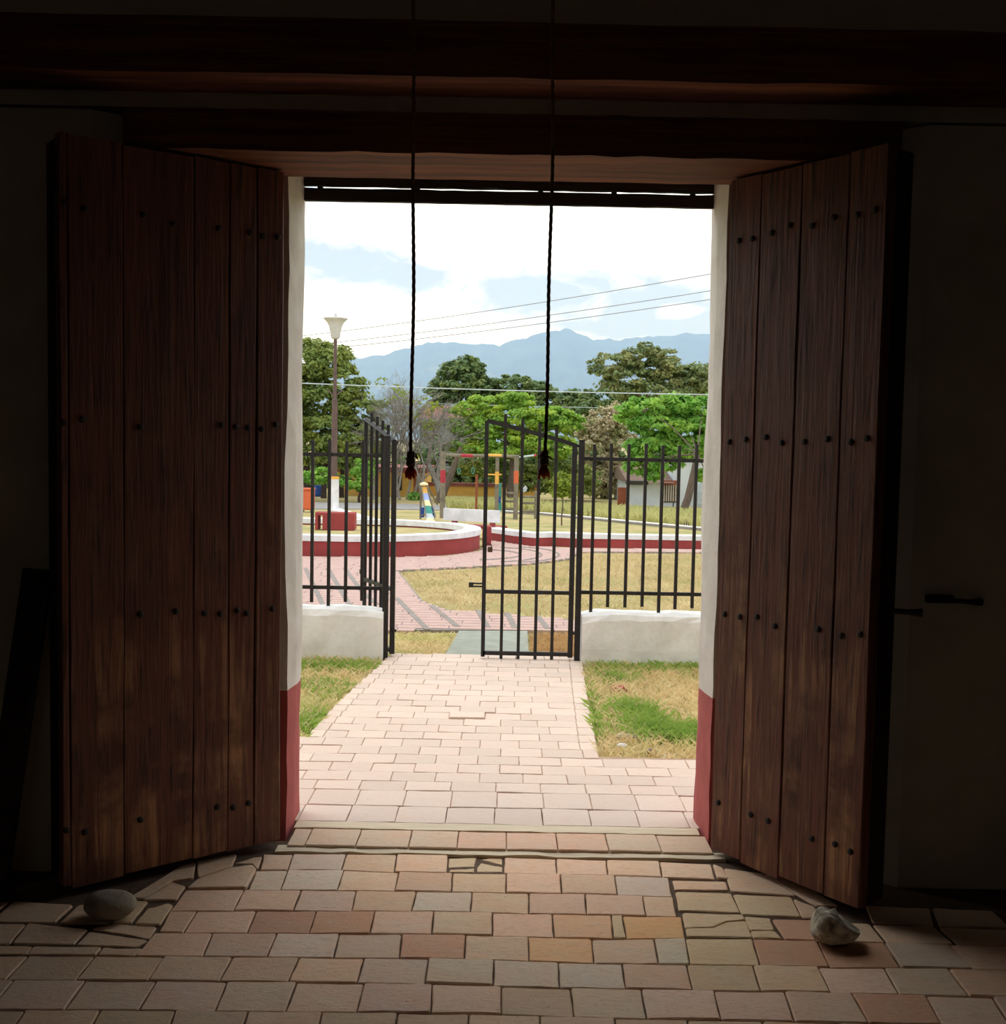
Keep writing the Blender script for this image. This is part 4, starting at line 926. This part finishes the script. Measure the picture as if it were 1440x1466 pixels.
for i, y in enumerate((704, 720)): hbox('cross_rail', 999, y, 1034, y+1.2, Yv-.36, .03, m_corr, cg)
Yo = tp(441, 733).y; ob = thing('orange_bin', tuple(tp(441, 733)), 'orange rubbish bin on the lawn near the left jamb', 'bin')
a, b = ap(431, 730, Yo), ap(447, 701, Yo); obj('body', MB().box((a.x, Yo, a.z), (b.x, Yo+.4, b.z), .03), m_org, ob); 
for x in (433, 444): obj('leg', pbox(x, 730, x+2, 735, Yo+.1, .06), m_wood_grey, ob)
hbox('lid', 430.5, 699.5, 447.5, 701.5, Yo-.02, .44, m_org, ob)
Yz = 37.5; bb = thing('blue_barrel', (ap(455, 700, Yz).x, Yz, GZ), 'blue plastic barrel under the dark left tree', 'barrel')
a = ap(455.5, 705, Yz); zz = ap(455, 696, Yz).z; obj('body', MB().lathe([(.12, GZ-.02), (.13, GZ+.1), (.14, (GZ+zz)/2), (.13, zz-.05), (.11, zz)], (a.x, Yz, 0), 14), m_blue, bb, smooth=True); obj('lid', MB().lathe([(.115, zz+.002), (.115, zz+.03), (.03, zz+.035)], (a.x, Yz, 0), 14), m_blue, bb)
# ------------------------------------------------------------------ trees
def foliage(blobs, n, size, seed, shell=.33, droop=.0):
    g = np.random.default_rng(seed); vol = np.array([b[3]*b[4]*b[5] for b in blobs])**.75; cnt = (n*vol/vol.sum()).astype(int)+5
    Cc, Nn = [], []
    for b, m in zip(blobs, cnt):
        # leaves gather in small clumps over the lump, with gaps between
        k = 46; u = g.normal(size=(k, 3)); u /= np.linalg.norm(u, axis=1)[:, None]; u[:, 2] = u[:, 2]*.85+.1
        sc = u*(g.uniform(.25, 1, k)**shell)[:, None]; rad = g.uniform(.16, .36, k)
        w = g.integers(0, k, m); v = g.normal(size=(m, 3)); v /= np.linalg.norm(v, axis=1)[:, None]
        off = v*(g.uniform(0, 1, m)**.5*rad[w])[:, None]*np.array([1, 1, .7])
        Cc.append(np.array(b[:3])+(sc[w]+off)*np.array(b[3:6])); Nn.append(v*.8+u[w]*.4+np.array([0, 0, .8])+g.normal(size=(m, 3))*.5)
    Cc, Nn = np.concatenate(Cc), np.concatenate(Nn); Nn /= np.linalg.norm(Nn, axis=1)[:, None]; m = len(Cc)
    a = g.normal(size=(m, 3)); a -= Nn*(a*Nn).sum(1)[:, None]; a /= np.linalg.norm(a, axis=1)[:, None]; a[:, 2] -= droop
    b = np.cross(Nn, a); s = size*g.uniform(.55, 1.25, m)[:, None]
    V = np.stack([Cc-a*s*.5, Cc+b*s*.3-a*s*.05, Cc+a*s*.55, Cc-b*s*.3-a*s*.05], 1).reshape(-1, 3)
    return arr_mesh('foliage', V, np.arange(m*4).reshape(m, 4))
def leafm(name, c1, c2, c3, s=1.2, tr=.35): return pmat(name, c1, c2, s*4, rough=.6, bump=0, c3=c3, s3=s, lo3=.45, hi3=.65, transl=tr, spec=.25, detail=3)
l_dark = leafm('dark_green_leaves', lin(138,156,84), lin(104,128,66), lin(158,166,78)); l_olive = leafm('olive_leaves', lin(138,154,98), lin(108,126,80), lin(160,160,100))
l_bright = leafm('bright_green_leaves', lin(160,196,82), lin(124,170,70), lin(196,214,84), 1.5, .45); l_fresh = leafm('fresh_green_leaves', lin(140,190,84), lin(108,166,70), lin(172,208,92), 2, .45)
l_back = leafm('blue_green_leaves', lin(112,138,84), lin(88,112,72), lin(134,148,82)); l_brown = leafm('dry_brown_vine_leaves', lin(206,192,156), lin(182,170,134), lin(180,184,126)); l_yel = leafm('yellow_green_leaves', lin(150,166,60), lin(126,146,52), lin(170,176,70))
m_bark = pmat('grey_bark', lin(112,98,84), lin(82,70,60), 10, stretch=(3,3,.6), rough=.95, bump=.5); m_bark_d = pmat('dark_bark', lin(70,58,48), lin(50,42,36), 10, rough=.95, bump=.4)
def bl(x, y, rx, ry, Y, deep=1.0):        # crown lump: its picture size at distance Y gives its true size
    p = ap(x, y, Y); k = Y/1600; return (p.x, p.y, p.z, rx*k, (rx+ry)/2*k*deep, ry*k)
def limb(pts, r0, r1, mb, n=7):
    mb.tube(pts, [r0+(r1-r0)*i/(len(pts)-1) for i in range(len(pts))], n)
def tree(name, label, blobs, n, size, mat, trunks, bark, seed, group=None, cat='tree', **kw):
    base = trunks[0][0]; o = thing(name, tuple(base), label, cat, group)
    for tr_ in trunks:
        mb = MB(); pts, r0, r1 = tr_[0:1]+[p for p in tr_[1]], tr_[2], tr_[3]; limb(pts, r0, r1, mb); obj('trunk', mb, bark, o)
    mb = MB(); r = random.Random(seed); tops = [tr_[1][-1] for tr_ in trunks]
    for bi_, b in enumerate(blobs):
        if bi_ % 2: continue
        c = Vector(b[:3]); t0 = min(tops, key=lambda q: (Vector(q)-c).length); t0 = Vector(t0)
        if (c-t0).length > .2: limb([t0, t0.lerp(c, .5)+Vector((r.uniform(-.15, .15), r.uniform(-.1, .1), .1)), c], .024, .01, mb, 5)
    if mb.v: obj('branches', mb, bark, o)
    obj('foliage', foliage(blobs, n, size, seed, **kw), mat, o)
    return o
def trunk(x, yb, xt, yt, Y, r0, r1, wob=.03, seed=1, gz=None):
    b, t_ = ap(x, yb, Y), ap(xt, yt, Y); b = Vector((b.x, Y, zt(Y)-.03 if gz is None else gz)); r = random.Random(seed)
    mids = [b.lerp(t_, k)+Vector((r.uniform(-wob, wob), r.uniform(-wob, wob), 0)) for k in (.25, .5, .75)]
    return [b, mids+[t_], r0, r1]
Y1 = 36.5
tree('leafy_tree', 'large dark green leafy tree at the left edge behind the lamp post', [bl(430,520,48,42,Y1), bl(465,520,42,34,Y1), bl(484,552,40,32,Y1), bl(508,588,42,26,Y1), bl(450,585,52,40,Y1), bl(480,620,56,30,Y1), bl(520,612,34,22,Y1), bl(400,580,60,60,Y1), bl(440,640,46,34,Y1), bl(492,650,42,26,Y1), bl(528,640,22,20,Y1)], 46000, .15, l_dark,
     [trunk(463,735,468,640,Y1,.10,.07), trunk(489,727,490,650,Y1+.6,.09,.06), trunk(441,700,436,640,Y1,.15,.1)], m_bark_d, 11)
Y2 = 34.5
tree('young_tree', 'small bright green tree with low leaves behind the iron fence left of the gate', [bl(510,690,24,16,Y2), bl(520,672,20,16,Y2), bl(455,682,26,16,Y2)], 4200, .12, l_fresh, [trunk(514,725,516,690,Y2,.05,.03)], m_bark_d, 12)
Y3 = 75
tree('background_tree', 'round dark tree rising before the mountains behind the left rope', [bl(655,548,36,32,Y3), bl(640,560,28,22,Y3), bl(668,530,26,22,Y3), bl(690,560,30,24,Y3), bl(650,590,46,22,Y3)], 13000, .30, l_back, [trunk(655,700,658,560,Y3,.35,.2,gz=GZ)], m_bark_d, 13, 'trees before the mountains')
tree('background_tree', 'low dark tree line seen behind the right rope', [bl(735,556,34,20,Y3), bl(765,562,26,18,Y3), bl(718,572,30,22,Y3), bl(790,578,40,24,Y3), bl(825,580,36,22,Y3)], 13000, .30, l_back, [trunk(745,700,745,570,Y3,.3,.2,gz=GZ)], m_bark_d, 14, 'trees before the mountains')
Y4 = 62
tree('background_tree', 'tall airy olive tree rising behind the right fence', [bl(880,522,38,20,Y4), bl(915,515,34,20,Y4), bl(945,512,30,18,Y4), bl(900,545,46,22,Y4), bl(960,535,40,22,Y4), bl(990,540,34,22,Y4), bl(1015,545,30,28,Y4), bl(930,560,60,22,Y4), bl(925,495,12,8,Y4), bl(852,530,12,8,Y4)], 15000, .24, l_olive, [trunk(925,700,925,570,Y4,.3,.2,gz=GZ)], m_bark, 15, 'trees before the mountains', shell=.5)
tree('background_tree', 'dark tree filling the gap below the olive tree', [bl(860,575,36,22,Y4+6), bl(890,590,34,30,Y4+6), bl(835,600,40,32,Y4+6), bl(985,580,60,30,Y4+6)], 11000, .28, l_back, [trunk(880,700,880,600,Y4+6,.3,.2,gz=GZ)], m_bark_d, 16, 'trees before the mountains')
Y5 = 37
tree('spreading_tree', 'bright light green spreading tree behind the play frame', [bl(668,588,30,13,Y5), bl(700,580,32,15,Y5), bl(735,574,30,14,Y5), bl(690,612,44,20,Y5), bl(745,602,44,24,Y5), bl(790,600,36,20,Y5), bl(812,608,24,16,Y5), bl(720,640,50,24,Y5), bl(780,640,44,26,Y5), bl(670,640,28,18,Y5), bl(660,612,20,14,Y5)], 32000, .14, l_bright, [trunk(730,722,735,640,Y5,.14,.09), trunk(628,738,660,640,Y5-2,.17,.06)], m_bark, 17)
tree('shrub', 'dark shaded bushes between the play frame and the ochre wall', [bl(690,668,40,18,Y5+.8), bl(730,678,40,18,Y5+.8), bl(760,690,40,22,Y5+.8), bl(800,680,36,26,Y5+.8), bl(830,690,30,26,Y5+.8)], 15000, .13, l_dark, [trunk(740,722,740,690,Y5+.8,.06,.04)], m_bark_d, 18, cat='bush')
Y6 = 32.5
tree('leafy_tree', 'light green big leaved tree at the right behind the fence', [bl(925,585,40,16,Y6), bl(970,582,38,18,Y6), bl(1005,590,36,22,Y6), bl(945,612,46,18,Y6), bl(990,620,42,20,Y6), bl(930,638,34,16,Y6), bl(975,646,36,14,Y6), bl(1015,640,30,22,Y6), bl(912,668,20,14,Y6), bl(935,680,16,10,Y6), bl(1012,680,16,14,Y6), bl(905,600,24,10,Y6), bl(950,664,26,12,Y6), bl(925,655,22,12,Y6)], 17000, .18, l_fresh, [[tp(984,753)-Vector((0,0,.03)), [ap(981,738,Y6-2.2), ap(980,726,Y6-2.2), ap(985,712,Y6-2.2), ap(989,694,Y6-2.2), ap(994,672,Y6-2.2), ap(998,650,Y6-2.2)], .13, .085]], m_bark, 19, droop=.25)
Yk = 45
tree('hedge', 'dark overgrown hedge line closing the view behind the houses', [bl(x, 672+(i % 3)*6, 34, 44+(i % 2)*8, Yk) for i, x in enumerate(range(112, 1420, 44))], 60000, .26, l_back, [trunk(740,700,740,660,Yk,.1,.07,gz=GZ)], m_bark_d, 25, cat='hedge')
Y7 = 40
tree('vine_thicket', 'brown dry vine thicket between the two light green trees', [bl(870,610,30,34,Y7), bl(855,650,30,36,Y7), bl(890,655,28,40,Y7), bl(862,690,30,28,Y7), bl(885,600,24,24,Y7), bl(845,620,20,26,Y7)], 22000, .13, l_brown, [trunk(866,722,868,640,Y7,.1,.06)], m_bark, 20, cat='thicket')
Y8 = 24.5
tree('small_tree', 'slim little yellow green tree on the lawn behind the red curb', [bl(806,690,18,16,Y8), bl(800,704,14,12,Y8), bl(815,704,13,12,Y8)], 2600, .07, l_yel, [trunk(804,750,806,700,Y8,.018,.012,.015)], m_bark, 21)
tree('shrub', 'small green bush against the yellow house', [bl(594,712,11,8,36.4)], 900, .1, l_fresh, [trunk(594,720,594,712,36.4,.03,.02)], m_bark, 22, cat='bush')
# bare tree
def bare(name, label, stems, seed, mat, Y, depth, twl):
    r = random.Random(seed); b0 = ap(stems[0][0], stems[0][1], Y); o = thing(name, (b0.x, Y, zt(Y)), label, 'tree')
    mb = MB(); tw = MB(); tips = []
    def grow(p, d, L, rad, k):
        q = p+d*L; m_ = p.lerp(q, .5)+Vector((r.uniform(-1, 1), r.uniform(-1, 1), r.uniform(-.5, .5)))*L*.08
        (mb if k > 2 else tw).tube([p, m_, q], [rad, rad*.85, rad*.68], 6 if k > 2 else 3, False)
        if k == 0: tips.append(q); return
        for _ in range(3 if k < 4 else 2+(r.random() < .5)):
            nd = (d+Vector((r.gauss(0, .48), r.gauss(0, .48), r.gauss(.06, .34)))).normalized(); grow(q if r.random() < .75 else m_, nd, L*r.uniform(.62, .86), rad*.62, k-1)
    for (x, y, dx, dz, L, rad) in stems:
        p = ap(x, y, Y+r.uniform(-.6, .6)); p.z = zt(Y)-.03; grow(p, Vector((dx, r.uniform(-.15, .15), dz)).normalized(), L, rad, depth)
    obj('trunk', mb, mat, o); obj('twigs', tw, mat, o)
    return o, tips
m_bare = pmat('pale_grey_twigs', lin(158,152,144), lin(124,118,110), 8, rough=.95, bump=.2)
bt, tips = bare('bare_tree', 'leafless grey tree with many thin branches beside the left rope', [(632,738,-.35,.9,1.3,.12), (592,715,.1,1,1.15,.05), (552,715,.0,1,1.25,.05), (612,722,-.1,1,1.15,.05), (572,716,-.1,1,1.3,.05), (536,716,.05,1,1.1,.045), (520,716,.1,1,1.0,.04), (582,718,.15,1,1.0,.045), (603,718,-.2,1,1.25,.045), (565,718,.2,1,1.1,.045)], 5, m_bare, 36.2, 6, .4)
g = np.random.default_rng(9); sel = [tips[i] for i in g.choice(len(tips), min(len(tips), 36), replace=False)]
obj('leaf_tufts', foliage([(p.x, p.y, p.z, .22, .22, .16) for p in sel], 1100, .11, 31), l_yel, bt)
# verge of tall grass before the white house
vg = [(p.x, p.y) for p in (tp(770,733), tp(860,743), tp(940,750), tp(1060,760), tp(1060,742), tp(770,726))]
m_tall = pmat('tall_verge_grass', lin(212,208,144), lin(190,190,124), 1.0, rough=1, bump=0, transl=.45)
stuff('tall_grass', blades('tall_grass', scatter(9000, vg, 12), zt, .26, .025, 12, m_tall, .8), m_tall, 'tall pale green verge grass before the white house')
vg2 = [(p.x, p.y) for p in (tp(640,727), tp(770,733), tp(770,723), tp(640,719.5))]
stuff('tall_grass', blades('tall_grass', scatter(6000, vg2, 13), zt, .26, .03, 13, m_tall, .6), m_tall, 'tall pale grass at the foot of the ochre garden wall')
# ------------------------------------------------------------------ cables
m_cable = pmat('grey_cable', lin(150,152,158), None, 5, rough=.7, bump=0); m_cable2 = pmat('pale_cable', lin(196,206,206), None, 5, rough=.6, bump=0)
def cable(x0, y0, x1, y1, Ya, Yb, rad, mat, label, sag=.12):
    a, b = ap(x0, y0, Ya), ap(x1, y1, Yb); pts = [a.lerp(b, i/16)-Vector((0, 0, sag*4*(i/16)*(1-i/16))) for i in range(17)]
    tag(obj('power_cable', MB().tube(pts, rad, 5), mat), label, 'cable')
cable(415, 483, 1080, 381, 42, 30, .011, m_cable, 'topmost of the three grey power cables slanting across the clouds')
cable(415, 497, 1080, 406, 42, 30, .011, m_cable, 'middle one of the three grey power cables slanting across the clouds')
cable(415, 504, 1080, 419, 42, 30, .011, m_cable, 'lowest of the three grey power cables slanting across the clouds')
cable(415, 548, 1080, 566, 33, 31, .016, m_cable2, 'pale level cable crossing the whole view in front of the trees', .05)
cable(415, 571, 1080, 588, 46, 44, .010, m_cable2, 'thin pale cable passing below the level one behind the spreading tree', .05)
# ------------------------------------------------------------------ mountains and haze
def hills(name, prof, Y, depth, seed, mat, label):
    r = np.random.default_rng(seed); xs = np.linspace(-900, 2400, 420); yy = np.interp(xs, [p[0] for p in prof], [p[1] for p in prof])+1.6*np.sin(xs*.11)*np.sin(xs*.043)+r.normal(size=420)*.5
    tops = [ap(x, y, Y) for x, y in zip(xs, yy)]; rows = 26; V = []
    for j in range(rows+1):
        k = j/rows
        for i, p in enumerate(tops):
            h = max(p.z, 5); prof_ = k**1.15 if k <= 1 else 1
            rid = (math.sin(i*.9+j*.25+seed)*.5+math.sin(i*.37-j*.4)*.7+math.sin(i*1.9+j*.7)*.25)*h*.06*math.sin(math.pi*k)
            yv = Y-depth*(1-k)+rid*1.6
            V.append((p.x*yv/Y, yv, -6+(h+6)*prof_+rid+(r.normal()*h*.008 if k > .9 else 0)))
    n = len(tops)
    for i, p in enumerate(tops): V.append((p.x*1.3, Y+depth*.7, -6))
    Fq = np.array([(j*n+i, j*n+i+1, j*n+n+i+1, j*n+n+i) for j in range(rows+1) for i in range(n-1)])
    o = obj(name, arr_mesh(name, np.array(V), Fq), mat, smooth=True); return tag(o, label, 'mountain', kind='structure')
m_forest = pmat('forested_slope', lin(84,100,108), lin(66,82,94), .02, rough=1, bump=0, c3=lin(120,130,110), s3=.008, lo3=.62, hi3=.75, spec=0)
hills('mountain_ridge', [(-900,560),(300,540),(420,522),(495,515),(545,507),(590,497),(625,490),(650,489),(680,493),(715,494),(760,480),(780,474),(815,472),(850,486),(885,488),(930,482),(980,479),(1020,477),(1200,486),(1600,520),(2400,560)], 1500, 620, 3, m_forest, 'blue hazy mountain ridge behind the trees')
hz = bpy.data.materials.new('valley_haze'); hz.use_nodes = True; t = NT(hz.node_tree)
vs_ = t.n('ShaderNodeVolumeScatter'); vs_.inputs['Color'].default_value = (.38, .60, 1.0, 1); vs_.inputs['Density'].default_value = .0009
ou = t.n('ShaderNodeOutputMaterial'); t.l(vs_.outputs[0], ou.inputs['Volume'])
hzo = obj('valley_haze', MB().box((-1500, 150, -30), (1500, 1490, 170)), hz); hzo['kind'] = 'stuff'; tag(hzo, 'bluish haze filling the valley before the mountains', 'haze')
SC.cycles.volume_bounces = 2
